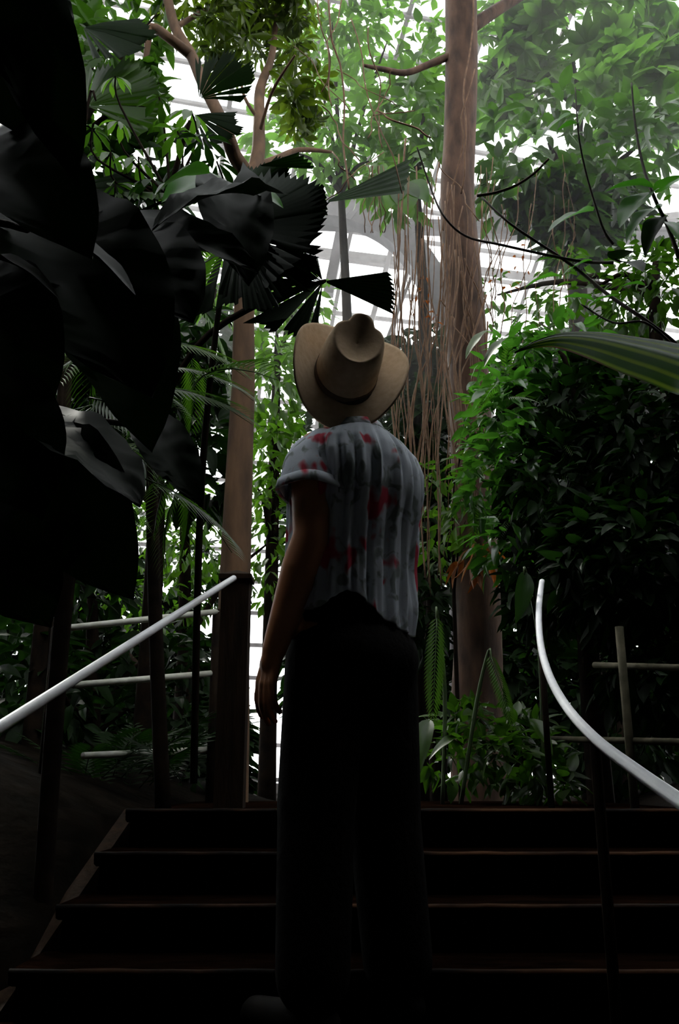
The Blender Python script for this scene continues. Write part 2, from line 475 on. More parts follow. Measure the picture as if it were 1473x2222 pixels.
# glass house shell, turned a little against the stair
GA = math.radians(14)
def G(x, y, z): return Vector((x * math.cos(GA) - y * math.sin(GA), x * math.sin(GA) + y * math.cos(GA), z))
YF, ZE, ZT = 14.0, 5.5, 11.5
prof = [(YF, 0.0)]
nv = 11
for i in range(nv + 1): prof.append((YF, ZE * i / nv)) if i else None
nroof = 30
for i in range(1, nroof + 1):
    a = (PI / 2) * i / nroof
    prof.append((YF - 12.0 * (1 - math.cos(a)), ZE + (ZT - ZE) * math.sin(a)))
prof.append((-1.0, ZT)); prof.append((-4.0, ZT))
X0, X1, NX = -12.0, 12.0, 24
gx = np.linspace(X0, X1, NX + 1)
def shell(name, rows):
    bars = MB()
    for i in rows:
        (ya, za), (yb, zb) = prof[i], prof[i+1]
        bars.beam(G(X0, ya, za), G(X1, ya, za), 0.05, 0.06)
        for x in gx: bars.beam(G(x, ya, za), G(x, yb, zb), 0.055, 0.06, up=Vector((1,0,0)))
    o = struct(name, bars, M['frame_w'])
    far = MB()
    for i in rows:
        (ya, za), (yb, zb) = prof[i], prof[i+1]
        for k in range(NX):
            q = [G(gx[k], ya, za), G(gx[k+1], ya, za), G(gx[k+1], yb, zb), G(gx[k], yb, zb)]
            cx = (gx[k] + gx[k+1]) / 2
            nn = (q[1]-q[0]).cross(q[3]-q[0]).normalized() * 0.003
            VV = [tuple(p - nn) for p in q] + [tuple(p + nn) for p in q]
            FF = [(0,3,2,1),(4,5,6,7),(0,1,5,4),(1,2,6,5),(2,3,7,6),(3,0,4,7)]
            if -3 < cx < 8 and 4 <= i < 28:
                m2 = MB(); m2.add(VV, FF); obj('pane', m2, M['glass'], o, smooth=False)
            else: far.add(VV, FF)
    obj('pane', far, M['glass'], o, smooth=False, kind='stuff')
shell('wall_back', range(0, nv))
shell('ceiling', range(nv, len(prof) - 1))
for nm, x in (('wall_left', X0), ('wall_right', X1)):
    b = MB(); g = MB()
    for y in np.arange(-4, 14.1, 1.5): b.beam(G(x, y, 0), G(x, y, ZT if y < 3 else ZE + (ZT-ZE) * math.sin(math.acos(max(-1, 1 - (YF - y) / 12.0)))), 0.06, 0.06)
    for z in np.arange(0, 11, 1.0): b.beam(G(x, -4, z), G(x, 14 if z <= ZE else YF - 12 * (1 - math.cos(math.asin(min(1, (z-ZE)/(ZT-ZE))))), z), 0.05, 0.05)
    o = struct(nm, b, M['frame_w'])
    pts = [(y, z) for (y, z) in prof] + [(-4, 0)]
    g.add([tuple(G(x, y, z)) for y, z in pts if z >= 4.99] + [tuple(G(x, -4, 5.0))], [tuple(range(len([1 for y, z in pts if z >= 4.99]) + 1))])
    obj('pane', g, M['glass'], o, smooth=False)
    g = MB(); g.beam(G(x, -4, 2.5), G(x, 14, 2.5), 0.3, 5.0); obj('plinth', g, M['concrete'], o, smooth=False)
# unseen solid end wall and overhead slab, added to keep light off the stair
mb = MB(); mb.box((0, -3.6, 5.6), (24, 0.3, 11.2)); struct('shade_wall_front', mb, M['concrete'])
mb = MB(); mb.box((0, -0.75, CZ + 3.1), (16, 5.5, 0.3)); struct('shade_slab', mb, M['concrete'])

mb = MB()
for sx in (-1, 1):      # unseen rockwork added to shut out side light, its face broken into bulging blocks
    nu, nvv = 70, 46; V = []
    def face(off):
        for j in range(nvv + 1):
            for i in range(nu + 1):
                y = -3.5 + 8.4 * i / nu; z = 5.6 * j / nvv
                c = noise.cell(Vector((y * 1.3 + 0.5 * math.floor(z * 1.6), z * 1.6, sx)))
                h = 0.12 * noise.noise(Vector((y * .8, z * .8, sx))) + 0.07 * c + 0.04 * noise.noise(Vector((y * 5, z * 5, sx)))
                V.append((sx * (2.75 + off) - sx * h * (1 if off == 0 else 0), y, z))
    face(0); face(0.35); q = nu + 1; N0 = q * (nvv + 1)
    F = [(j*q+i, j*q+i+1, (j+1)*q+i+1, (j+1)*q+i) for j in range(nvv) for i in range(nu)]
    F += [tuple(N0 + k for k in f) for f in F]
    F += [(j*q+e, (j+1)*q+e, N0+(j+1)*q+e, N0+j*q+e) for j in range(nvv) for e in (0, nu)]
    mb.add(V, F)
struct('shade_rocks', mb, M['concrete'])
mb = MB()
mb.beam(G(X0, YF - 0.1, CZ * 0.5), G(X1, YF - 0.1, CZ * 0.5), 0.25, CZ)
struct('baseboard_back', mb, M['concrete'])
# arched steel ribs of the house
def rib(name, pts, w, h):
    mb = MB(); P, _ = spline([at(*p) for p in pts], [0]*len(pts), 6)
    for a, b in zip(P[:-1], P[1:]): mb.beam(a, b + (b-a)*0.08, w, h, up=Vector((0,1,0)))
    return struct(name, mb, M['frame'])
rib('trim_1', [(560,455,9.6),(700,455,9.5),(780,470,9.3),(850,505,9.2),(905,560,9.1),(950,640,9.0),(985,740,9.0),(1000,860,9.0),(1008,1100,9.0),(1010,1500,9.0)], 0.3, 0.2)
rib('trim_2', [(1290,1500,9.0),(1290,900,9.0),(1280,700,9.0),(1260,600,9.1),(1215,520,9.2),(1150,470,9.3),(1040,440,9.5),(960,430,9.6)], 0.3, 0.2)
def straight(name, a, b, w, h, mat='frame'):
    mb = MB(); mb.beam(at(*a), at(*b), w, h); return struct(name, mb, M[mat])
straight('trim_3', (560,478,10.0), (1473,520,10.5), 0.12, 0.15)
straight('trim_4', (560,470,9.8), (1473,498,10.3), 0.05, 0.05)
straight('trim_5', (752,440,10.6), (712,640,10.6), 0.13, 0.13)
straight('trim_6', (852,530,11.6), (800,720,11.6), 0.07, 0.07, 'frame_w')
straight('trim_7', (905,570,9.6), (830,760,9.6), 0.035, 0.035, 'frame_w')
straight('trim_8', (640,540,11.4), (1473,640,12.4), 0.09, 0.09, 'frame_w')
straight('trim_9', (1040,520,11.0), (1473,470,11.0), 0.1, 0.1, 'frame_w')

# mist hanging under the glass roof
mb = MB(); mb.box((0, 8.9, 7.5), (17, 7.6, 7.0))
hz = struct('trim_10', mb, None); hz.name = 'mist'; hz['kind'] = 'stuff'; tag(hz, 'pale mist hanging under the bright glass roof', 'mist')
hm_ = bpy.data.materials.new('mist'); hm_.use_nodes = True; n_ = hm_.node_tree.nodes; n_.remove(n_['Principled BSDF'])
vs = n_.new('ShaderNodeVolumeScatter'); vs.inputs['Density'].default_value = 0.020; vs.inputs['Anisotropy'].default_value = 0.3
vs.inputs['Color'].default_value = (1,0.99,0.97,1)
hm_.node_tree.links.new(vs.outputs[0], n_['Material Output'].inputs['Volume']); hz.data.materials.append(hm_)

# ================================================================== STAIR
st = thing('staircase', (stair_cx(3), D0 - 1.2, 0), 'dark worn staircase with shallow treads under the standing person', 'staircase')
k = 0
while True:
    z = LAND - RISE * k
    if z < 0.02: break
    y1 = D0 - TREAD * k; depth = TREAD if k else 1.6
    cx = stair_cx(y1)
    m1 = MB()
    # the tread is three boards wide: slightly worn, rounded nosing
    W = 2.0; n = 40
    for (sy, sz) in ((0,0),):
        V = []
        prof2 = [(0.02, -0.04), (-0.008, -0.032), (-0.013, -0.02), (-0.010, -0.006), (0.0, 0.0), (0.02, 0.001), (depth + 0.02, 0.0), (depth + 0.02, -0.04)]
        for i in range(n + 1):
            x = cx - W/2 + W * i / n
            for j, (py_, pz_) in enumerate(prof2):
                w_ = 0.004 * noise.noise(Vector((x * 5, k * 3.1, j * 0.4))) - 0.006 * max(0, noise.noise(Vector((x * 2.3, k * 7.7, 0))))
                V.append((x, y1 + py_ - (w_ if j in (1,2,3) else 0), z + pz_ + (w_ if 1 <= j <= 5 else 0)))
        q = len(prof2)
        F = [(i*q+j, i*q+(j+1)%q, (i+1)*q+(j+1)%q, (i+1)*q+j) for i in range(n) for j in range(q)]
        F += [tuple(range(q))[::-1], tuple(n*q+j for j in range(q))]
        m1.add(V, F)
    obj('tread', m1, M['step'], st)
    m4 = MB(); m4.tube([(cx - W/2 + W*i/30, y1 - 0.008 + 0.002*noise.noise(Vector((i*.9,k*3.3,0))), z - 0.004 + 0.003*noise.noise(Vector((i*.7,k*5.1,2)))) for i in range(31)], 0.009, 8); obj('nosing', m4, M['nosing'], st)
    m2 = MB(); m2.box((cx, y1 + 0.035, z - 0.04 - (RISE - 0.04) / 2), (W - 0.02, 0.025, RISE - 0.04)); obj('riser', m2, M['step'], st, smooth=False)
    k += 1
for s in (-1, 1):
    m3 = MB()
    m3.beam((stair_cx(D0)+s*1.03, D0 + 0.3, LAND - 0.12), (stair_cx(0.3)+s*1.03, 0.35, LAND - 0.12 - (D0 - 0.05) * RISE / TREAD), 0.05, 0.26)
    obj('stringer', m3, M['timber'], st, smooth=False)

# ================================================================== RAILINGS
t = thing('handrail', at(300, 1750, 2.6), 'pale sloping handrail on the left rising to the dark newel post', 'handrail')
mb = MB(); mb.tube(P3([(-180,1690,1.5),(0,1577,1.79),(260,1412,2.35),(440,1297,3.0),(500,1259,3.35),(513,1252,3.42)]), 0.012, 12, 3); obj('rail', mb, M['rail'], t)
for (px, py, Y) in ((-60,1615,1.68),):
    a = at(px, py, Y); mb = MB(); mb.tube([a - Vector((0,0,0.015)), Vector((a.x, a.y, stair_z(a.y) - 0.02))], 0.014, 10); obj('post', mb, M['bark_dark'], t)
t = thing('newel_post', Vector((at(506,1500,3.45).x, 3.45, LAND-0.05)), 'square dark timber post where the left handrail ends', 'post')
c = at(506, 1500, 3.45); top = at(506, 1262, 3.45).z
mb = MB(); mb.box((c.x, c.y, (LAND - 0.05 + top) / 2), (0.105, 0.105, top - LAND + 0.05)); obj('post', mb, M['timber'], t, smooth=False)
mb = MB()
mb.add([(c.x+sx*0.062, c.y+sy*0.062, top) for sx,sy in ((-1,-1),(1,-1),(1,1),(-1,1))] + [(c.x+sx*0.062, c.y+sy*0.062, top+0.018) for sx,sy in ((-1,-1),(1,-1),(1,1),(-1,1))] + [(c.x, c.y, top+0.045)],
       [(3,2,1,0),(0,1,5,4),(1,2,6,5),(2,3,7,6),(3,0,4,7),(4,5,8),(5,6,8),(6,7,8),(7,4,8)]); obj('cap', mb, M['timber'], t, smooth=False)

t = thing('handrail', at(1300, 1900, 2.0), 'bright white handrail curving down toward the viewer at the right', 'handrail')
pts = [(1176,1262,3.75),(1169,1320,3.5),(1172,1392,3.15),(1190,1462,2.75),(1228,1532,2.35),(1290,1602,2.0),(1375,1668,1.7),(1473,1737,1.42),(1640,1850,1.1)]
mb = MB(); mb.tube(P3(pts), 0.012, 12, 5); obj('rail', mb, M['rail'], t)
for i in (1, 5, 8):
    a = at(*pts[i]); mb = MB(); mb.tube([a - Vector((0,0,0.013)), Vector((a.x, a.y, stair_z(a.y) - 0.03))], 0.012, 10); obj('post', mb, M['bark_dark'], t)

def fence(name, label, rails, posts, mat, rad):
    c = at(*posts[0][0]); t = thing(name, Vector((c.x, c.y, LAND - 0.05)), label, 'railing')
    for a, b in rails:
        mb = MB(); mb.tube([at(*a), at(*b)], rad, 10); obj('rail', mb, M[mat], t)
    for a, zb in posts:
        p = at(*a); mb = MB(); mb.tube([p, Vector((p.x, p.y, zb))], rad * 1.3, 10); obj('post', mb, M['bark_dark' if 'left' in label else mat], t)
    return t
fence('terrace_railing', 'three-bar pale railing left of the newel post behind the sloping handrail',
      [((120,1366,3.75),(472,1327,4.5)), ((160,1487,3.8),(460,1461,4.5)), ((180,1640,3.9),(446,1627,4.5))],
      [((470,1322,4.5), LAND-0.1), ((122,1362,3.75), LAND-0.1)], 'rail_dim', 0.015)
fence('terrace_railing', 'thin drab railing with one upright in the dark right corner',
      [((1290,1443,3.6),(1560,1452,2.9)), ((1182,1603,4.0),(1560,1612,2.9))],
      [((1343,1360,3.35), LAND-0.15)], 'rail_drab', 0.012)
#@@PLANTS
# ================================================================== TREES
def tree(name, label, base, trunkpts, trunkr, barkmat, branches=(), seed=0, cat='tree'):
    t = thing(name, base, label, cat)
    mb = MB()
    mb.tube(trunkpts, trunkr, 14, 6)
    o = obj('trunk', mb, M[barkmat], t)
    for pts, r in branches:
        b = MB(); b.tube(P3(pts), r, 8, 4); obj('branch', b, M[barkmat], t)
    return t
def ground(x, y): return LAND - 0.12
# right trunk
T = P3([(1000,-160,5.3),(1000,0,5.3),(1001,150,5.3),(997,300,5.3),(992,420,5.3),(1000,560,5.3),(1010,700,5.3),(1018,850,5.3),(1024,1000,5.3),(1032,1200,5.3),(1037,1400,5.3),(1035,1560,5.3)])
T.append(Vector((T[-1].x, T[-1].y, LAND - 0.15)))
main = tree('tropical_tree', 'thick reddish-brown trunk wound with vines right of the hat', Vector((T[-1].x, 5.3, LAND-0.1)), T[::-1],
  [0.17,0.15,0.14,0.135,0.13,0.13,0.13,0.125,0.115,0.11,0.115,0.115,0.115][:13], 'bark',
  [([(985,118,5.3),(930,140,5.2),(880,158,5.1),(830,150,5.0),(790,142,4.9)], [0.03,0.025,0.022,0.018,0.01]),
   ([(1020,60,5.3),(1080,20,5.5),(1160,-30,5.8),(1240,-90,6)], [0.05,0.045,0.04,0.03])])
# left, slender trunk forking high up
T = P3([(545,395,4.6),(540,470,4.6),(533,570,4.6),(529,700,4.6),(527,850,4.6),(520,1000,4.6),(512,1200,4.6),(505,1400,4.6),(500,1600,4.6)])
T.append(Vector((T[-1].x, 4.6, LAND - 0.15)))
fork = tree('slender_tree', 'slender tan tree forking above the palm fans left of the hat', Vector((T[-1].x, 4.6, LAND-0.1)), T[::-1],
  [0.10,0.095,0.085,0.08,0.072,0.066,0.06,0.056,0.054,0.054], 'bark2',
  [([(545,395,4.6),(560,330,4.7),(562,260,4.8),(565,190,5.0),(590,120,5.2),(600,20,5.5)], [0.052,0.042,0.036,0.034,0.025,0.016]),
   ([(545,390,4.6),(510,340,4.5),(496,300,4.4),(470,240,4.4),(440,180,4.5),(415,120,4.6),(380,60,4.7),(360,-20,4.8)], [0.05,0.045,0.042,0.038,0.038,0.036,0.034,0.03]),
   ([(415,120,4.6),(370,85,4.5),(330,60,4.5),(320,100,4.5),(315,150,4.5)], [0.034,0.03,0.028,0.02,0.014]),
   ([(380,60,4.7),(430,30,4.9),(500,-10,5.1)], [0.02,0.016,0.01]),
   ([(560,300,4.75),(590,200,4.6),(640,120,4.4)], [0.012,0.01,0.006]),
   ([(550,365,4.65),(600,345,4.8),(650,325,5.0),(720,330,5.2)], [0.03,0.024,0.018,0.01]),
   ([(562,260,4.8),(530,210,4.8),(520,150,4.9)], [0.014,0.01,0.006])])
cloud(fork, 'whorl', 'leaf_olive', [(560,30,120,60,5.4,0.5,55),(655,190,40,100,5.2,0.3,26),(490,50,60,60,5.0,0.4,30),(450,10,120,40,5.2,.4,40),(620,90,70,50,5.6,.5,22)], 0.15, 21, 150, droop=0.5)

# ---- far canopy, right: big pale leaves in the haze
def simple_tree(label, blobs, kind, mat, size, seed, trunk, barkmat='bark_dark', nind=60, droop=0.3, name='tropical_tree', cat='tree', r0=0.07, extra=()):
    top = at(*trunk[0]); P = P3(trunk)
    P.append(Vector((P[-1].x, P[-1].y, LAND - 0.15)))
    t = thing(name, Vector((P[-1].x, P[-1].y, LAND - 0.1)), label, cat)
    mb = MB(); n = len(P); mb.tube(P[::-1], [r0 * (1 - 0.55 * i / (n-1)) for i in range(n)], 8, 4); obj('trunk', mb, M[barkmat], t)
    rr = random.Random(seed)
    for (px, py, rx, ry, Y, dep, cnt) in blobs:
        a = P[0] if py < trunk[0][1] + 60 else P[min(1, n-1)]
        c = at(px, py, Y); mid = (a + c) / 2 + Vector((0, 0, 0.1))
        b = MB(); b.tube([a, mid, c], [r0*0.4, r0*0.28, r0*0.1], 6, 4); obj('branch', b, M[barkmat], t)
    cloud(t, kind, mat, blobs, size, seed, nind, droop=droop)
    for (k2, m2, bl2, s2, n2) in extra: cloud(t, k2, m2, bl2, s2, seed + 5, n2)
    return t
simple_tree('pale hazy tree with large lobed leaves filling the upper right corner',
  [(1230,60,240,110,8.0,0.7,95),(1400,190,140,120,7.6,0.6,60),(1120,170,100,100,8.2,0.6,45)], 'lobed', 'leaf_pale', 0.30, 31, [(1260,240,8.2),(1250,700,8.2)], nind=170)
simple_tree('dense green tree with drooping crown right of the thick trunk',
  [(1190,310,150,90,7.2,0.7,190),(1380,320,120,100,7.0,0.6,170),(1120,400,90,70,6.8,.4,100),(1280,430,110,70,6.8,.5,170),(1250,500,55,60,6.8,.4,110)], 'ovate', 'leaf_mid', 0.22, 32, [(1250,480,7.2),(1262,800,7.2)], nind=200, r0=0.14,
  extra=[('ovate','leaf_dark',[(1255,510,60,80,6.9,.3,260),(1185,450,70,40,6.9,.3,130),(1330,450,60,50,6.9,.3,110)],0.18,40)])
simple_tree('hazy bright green tree between the hanging vines and the thick trunk',
  [(900,270,75,120,7.0,.6,260),(860,400,60,60,6.6,.4,70),(930,150,60,60,7.5,.6,70)], 'ovate', 'leaf_bright', 0.20, 33, [(905,420,7.0),(925,800,7.0)], nind=120)
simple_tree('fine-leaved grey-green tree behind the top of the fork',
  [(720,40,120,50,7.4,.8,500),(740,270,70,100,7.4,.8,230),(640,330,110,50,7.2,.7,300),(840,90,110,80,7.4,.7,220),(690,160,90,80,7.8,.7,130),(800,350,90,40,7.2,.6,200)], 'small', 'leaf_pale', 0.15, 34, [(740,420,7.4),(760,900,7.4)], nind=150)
simple_tree('upper left tree with glossy dark green leaves and pendulous twigs',
  [(90,60,120,110,4.6,.5,190),(230,60,110,70,5.0,.5,160),(190,190,130,90,4.6,.5,220),(320,230,60,60,4.6,.3,60),(340,30,40,30,5,.3,25)], 'ovate', 'leaf_mid', 0.16, 35, [(155,320,4.6),(152,700,4.6)], nind=200, r0=0.05)
simple_tree('unseen spreading tree added to shade the stair from above',
  [(700,-900,900,250,4.2,.7,350),(100,-500,400,250,4.6,.7,500),(1400,-500,400,250,4.8,.7,500)], 'ovate', 'leaf_dark', 0.26, 36, [(2150,-300,4.3),(2150,600,4.3)], nind=40, r0=0.16)  # crown out of view, added overhead to shade the stair
#@@MORE
# ---- left understorey
simple_tree('dark leafy tree filling the gap left of the slender trunk',
  [(200,400,190,70,4.8,.4,260),(100,700,150,180,5.2,.5,420),(380,720,120,90,5.2,.5,240),(330,860,170,130,5.4,.5,420),(120,1000,160,180,5.2,.5,330),(440,1000,60,110,5.2,.4,130)], 'ovate', 'leaf_dark', 0.17, 41, [(330,700,5.2),(340,1100,5.2)], nind=150)
simple_tree('small-leaved glinting bush above the terrace railing on the left',
  [(400,1150,130,110,6.4,.6,520),(330,1300,130,60,6.4,.5,230),(470,620,90,70,6.2,.5,130),(420,590,60,50,6.2,.4,60),(580,1180,40,150,6.8,.5,190)], 'small', 'leaf_bright', 0.10, 42, [(400,1100,6.4),(400,1400,6.4)], nind=120, name='leafy_shrub', cat='shrub')
simple_tree('feathery small-leaved tree between the slender trunk and the hat',
  [(600,720,80,60,7.0,.5,240),(600,850,60,110,6.6,.6,300),(650,660,80,40,7.2,.5,130),(600,980,50,80,6.6,.5,170),(560,1060,40,60,6.6,.4,60)], 'small', 'leaf_bright', 0.13, 43, [(600,800,6.8),(590,1200,6.8)], nind=110, name='leafy_shrub', cat='shrub')
simple_tree('shadowy broad-leaved bush low in the left background',
  [(120,1250,170,150,5.6,.5,420),(330,1420,160,60,5.8,.5,240),(330,1560,170,80,5.8,.5,320),(60,1500,150,150,5.0,.5,300),(400,1680,120,60,5.4,.4,150)], 'ovate', 'leaf_dark', 0.15, 44, [(200,1300,5.4),(200,1600,5.4)], nind=100, name='broadleaf_shrub', cat='shrub')
# ---- middle, behind the vines
simple_tree('tall dark thicket behind the hanging vines beside the shirt',
  [(900,800,75,80,7.6,.5,330),(910,950,75,130,7.2,.5,480),(960,1120,90,130,7.0,.5,500),(900,1300,80,120,6.6,.5,330),(760,900,90,120,8.0,.5,350),(700,1100,110,160,8.0,.5,420)], 'ovate', 'leaf_dark', 0.16, 51, [(905,850,7.4),(905,1200,7.4)], nind=120, name='broadleaf_shrub', cat='shrub')
simple_tree('dense dark evergreen wall far behind the right shrub',
  [(1180,850,110,110,6.8,.5,420),(1350,900,150,200,6.6,.5,900),(1200,1150,160,200,6.6,.5,900),(1420,1250,150,250,6.2,.5,900),(1130,1450,160,140,6.6,.5,600),(1330,1550,160,150,6.0,.5,500)], 'ovate', 'leaf_dark', 0.17, 52, [(1250,900,6.8),(1250,1300,6.8)], nind=60, name='broadleaf_shrub', cat='shrub')
simple_tree('small-leaved climber lit from above right of the thick trunk',
  [(1400,640,90,80,4.4,.4,260),(1300,620,70,50,4.6,.4,80),(1440,520,60,60,4.6,.4,60),(1210,620,50,70,5.8,.4,90),(1170,700,60,40,6.0,.4,90),(1080,640,40,60,6.2,.3,30)], 'small', 'leaf_mid', 0.09, 53, [(1420,640,4.5),(1440,1000,4.5)], nind=150, name='leafy_shrub', cat='shrub')
# ---- right shrub, lit rim and shaded heart put into its leaf colours
simple_tree('big right-hand shrub with sunlit rim and shaded heart painted into its leaf colours',
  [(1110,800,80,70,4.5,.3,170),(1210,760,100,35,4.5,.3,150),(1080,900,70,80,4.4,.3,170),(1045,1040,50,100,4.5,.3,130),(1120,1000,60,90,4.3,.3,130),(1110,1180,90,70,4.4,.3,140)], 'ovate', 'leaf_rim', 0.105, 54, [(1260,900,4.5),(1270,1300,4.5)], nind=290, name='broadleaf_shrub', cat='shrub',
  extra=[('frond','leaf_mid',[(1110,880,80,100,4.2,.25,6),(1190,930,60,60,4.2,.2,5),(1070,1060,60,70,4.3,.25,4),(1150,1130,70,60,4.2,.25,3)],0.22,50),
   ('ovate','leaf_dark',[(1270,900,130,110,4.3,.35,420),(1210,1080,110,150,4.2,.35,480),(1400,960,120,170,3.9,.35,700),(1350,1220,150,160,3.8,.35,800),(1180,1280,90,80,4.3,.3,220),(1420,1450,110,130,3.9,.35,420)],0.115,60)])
simple_tree('young yellow-green sapling low between the vines and the right shrub',
  [(960,1060,50,60,5.0,.3,60),(1010,1130,50,50,4.9,.3,60),(950,1180,40,70,5.2,.3,50),(1030,960,25,120,4.8,.2,60)], 'small', 'leaf_bright', 0.10, 55, [(985,1050,5.0),(985,1300,5.0)], nind=100, name='leafy_sapling', cat='plant', r0=0.015)
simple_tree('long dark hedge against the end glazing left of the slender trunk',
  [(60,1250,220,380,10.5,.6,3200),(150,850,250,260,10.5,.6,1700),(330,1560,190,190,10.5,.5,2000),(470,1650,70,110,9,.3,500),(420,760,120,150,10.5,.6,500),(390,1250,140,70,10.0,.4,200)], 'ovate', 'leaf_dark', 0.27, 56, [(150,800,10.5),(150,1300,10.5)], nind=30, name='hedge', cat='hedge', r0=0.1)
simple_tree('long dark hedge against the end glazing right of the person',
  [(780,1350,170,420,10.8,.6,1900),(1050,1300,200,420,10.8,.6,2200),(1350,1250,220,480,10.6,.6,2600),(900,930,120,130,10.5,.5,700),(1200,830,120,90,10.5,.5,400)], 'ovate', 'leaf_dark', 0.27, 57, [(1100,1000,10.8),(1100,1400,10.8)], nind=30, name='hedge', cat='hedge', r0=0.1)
# groundcover and single fronds
t = thing('groundcover_plant', at(1070,1745,4.2), 'low bright-leaved groundcover at the foot of the thick trunk', 'plant')
cloud(t, 'ovate', 'leaf_mid', [(1000,1620,90,80,4.3,.3,150),(1130,1640,100,90,4.1,.3,170),(1060,1560,80,30,4.3,.3,50),(1200,1690,50,50,3.9,.2,50)], 0.10, 61, 280, droop=0.1)
t = thing('fern_clump', at(330,1740,4.3), 'dim fern clump beneath the terrace railing on the left', 'fern')
rr = random.Random(5)
for i in range(26):
    b = at(250 + rr.uniform(-110,150), 1700 + rr.uniform(-30,25), 4.2 + rr.uniform(-.3,.4)); a = rr.uniform(0, 2*PI)
    place_leaf(t, 'frond', 'frond', rr.randrange(3), 'leaf_dark', b, (math.cos(a), math.sin(a), 1.1), (0,0,1), rr.uniform(.28,.5))
# withered leaves hanging at the trunk
t = thing('withered_leaf_tuft', at(1040,1245,4.9), 'rusty withered leaves hanging on the thick trunk', 'leaves')
cloud(t, 'lance', 'leaf_rust', [(1035,1210,45,35,4.9,.12,26)], 0.16, 63, 26, droop=1.2)

# big single leaves
def big_leaf(parent, kind, var, mat, base, tip, wscale=1.0, up=(0,-0.35,1), name='leaf', stalk=None, stalkmat='stem', sr=0.006):
    a = at(*base); b = at(*tip); d = b - a; L = d.length
    Vt = LT[kind][var][0]; dz = Vt[np.argmax(Vt[:,0])][2]   # template tip droops: aim so that the tip lands on b
    Rm = orient(d, up)
    ang = math.atan2(-dz, 1.0)
    Rm = Rm @ Matrix.Rotation(-ang, 3, 'Y')
    o = bpy.data.objects.new(name, tmesh(kind, var, mat)); col.objects.link(o); o.parent = parent
    o.location = a - wloc(parent); s = L / math.hypot(1, dz)
    o.rotation_euler = Rm.to_euler(); o.scale = (s, s * wscale, s)
    if stalk:
        mb = MB(); mb.tube(P3(stalk) + [a, a + d * 0.12], [sr*1.5]*len(stalk) + [sr, sr*.5], 6, 4); obj('leaf_stalk', mb, M[stalkmat], parent)
    return o
t = thing('strap_leaved_plant', at(1750,1500,1.6), 'plant whose brown-edged green strap leaf arches in from the right edge', 'plant')
def strap_leaf():
    pts = [(1640,850,1.55),(1560,800,1.6),(1473,770,1.68),(1380,745,1.76),(1290,728,1.83),(1220,726,1.88),(1170,738,1.91),(1135,755,1.93),(1116,766,1.94)]
    P, _ = spline(P3(pts), [0]*len(pts), 4)
    n = len(P); V = []; F = []; m = 12
    L = sum((P[i+1]-P[i]).length for i in range(n-1)); s = 0
    for i in range(n):
        if i: s += (P[i]-P[i-1]).length
        t_ = s / L
        w = 0.062 * min(1, 0.75 + t_) * (1 - max(0, (t_-0.45)/0.55)**1.7)
        d = (P[min(i+1,n-1)] - P[max(i-1,0)]).normalized()
        side = Vector((0.12, -0.62, -0.78)); side = (side - d * side.dot(d)).normalized(); nrm = d.cross(side)
        for k_ in range(m + 1):
            q = k_ / m * 2 - 1
            V.append(P[i] + side * (q * w + w * 0.2) + nrm * (-(abs(q)) * w * 0.35 + 0.0022 * math.sin(q * 22)))
    for i in range(n-1):
        for k_ in range(m): a = i*(m+1)+k_; F.append((a, a+m+1, a+m+2, a+1))
    return P, V, F, n, m, L
P, V, F, n_, m_, L_ = strap_leaf()
mb = MB(); mb.add([tuple(v) for v in V], F)
me = mb.mesh('leaf'); at_ = me.attributes.new('blade', 'FLOAT_VECTOR', 'POINT')
vals = []
for i in range(n_):
    for k_ in range(m_+1): vals += [i/(n_-1), k_/m_*2-1, 0]
at_.data.foreach_set('vector', vals)
o = obj('leaf', me, M['strap'], t)
nt = M['strap'].node_tree
an = nt.nodes.new('ShaderNodeAttribute'); an.attribute_name = 'blade'
for lk in list(nt.links):
    if lk.from_node.type == 'TEX_COORD' and lk.to_node.type == 'SEPXYZ':
        nt.links.remove(lk)
nt.links.new(an.outputs['Vector'], [q for q in nt.nodes if q.type == 'SEPXYZ'][0].inputs[0])
for x in nt.nodes:
    if x.type == 'MATH' and x.operation == 'MULTIPLY' : x.inputs[1].default_value = 16.0
mb = MB(); mb.tube([P[0] + Vector((0.5,-.1,-0.9)), P[0] + Vector((0.22,-.05,-0.25)), P[0]], [0.012,0.009,0.006], 8, 4); obj('leaf_stalk', mb, M['stem'], t)
big_leaf(t, 'big', 1, 'leaf_dark', (1900,900,1.5), (1560,1250,1.5), 0.4)

# foreground branches with leaves on the right
t = thing('foreground_shrub', at(1480,1500,2.2), 'thin dark branches with large glossy leaves reaching in front of the right canopy', 'shrub')
def twig(pts, r0, r1, mat='twig'):
    P = P3(pts); n = len(P); mb = MB(); mb.tube(P, [r0 + (r1-r0)*i/(n-1) for i in range(n)], 6, 5); obj('branch', mb, M[mat], t)
twig([(1560,860,2.2),(1480,760,2.2),(1400,695,2.2),(1320,640,2.25),(1240,575,2.3),(1160,522,2.3),(1100,480,2.3),(1045,428,2.35)], 0.007, 0.003)
twig([(1330,570,2.25),(1270,568,2.3),(1200,556,2.3),(1090,532,2.3),(1010,512,2.35),(960,465,2.35),(930,395,2.4),(905,320,2.4)], 0.005, 0.0025)
twig([(1035,425,2.3),(1075,418,2.3),(1120,402,2.3),(1160,375,2.3),(1190,345,2.3)], 0.0045, 0.0035, 'bark2')
twig([(1330,530,2.2),(1310,500,2.2),(1290,440,2.2),(1270,370,2.2),(1255,290,2.2),(1248,190,2.25)], 0.0045, 0.002)
twig([(1473,560,2.0),(1450,495,2.0),(1420,430,2.0),(1395,360,2.05),(1378,270,2.1),(1370,180,2.15)], 0.006, 0.0025)
twig([(1470,760,2.0),(1400,700,2.0),(1330,700,2.05),(1260,660,2.1)], 0.004, 0.002)
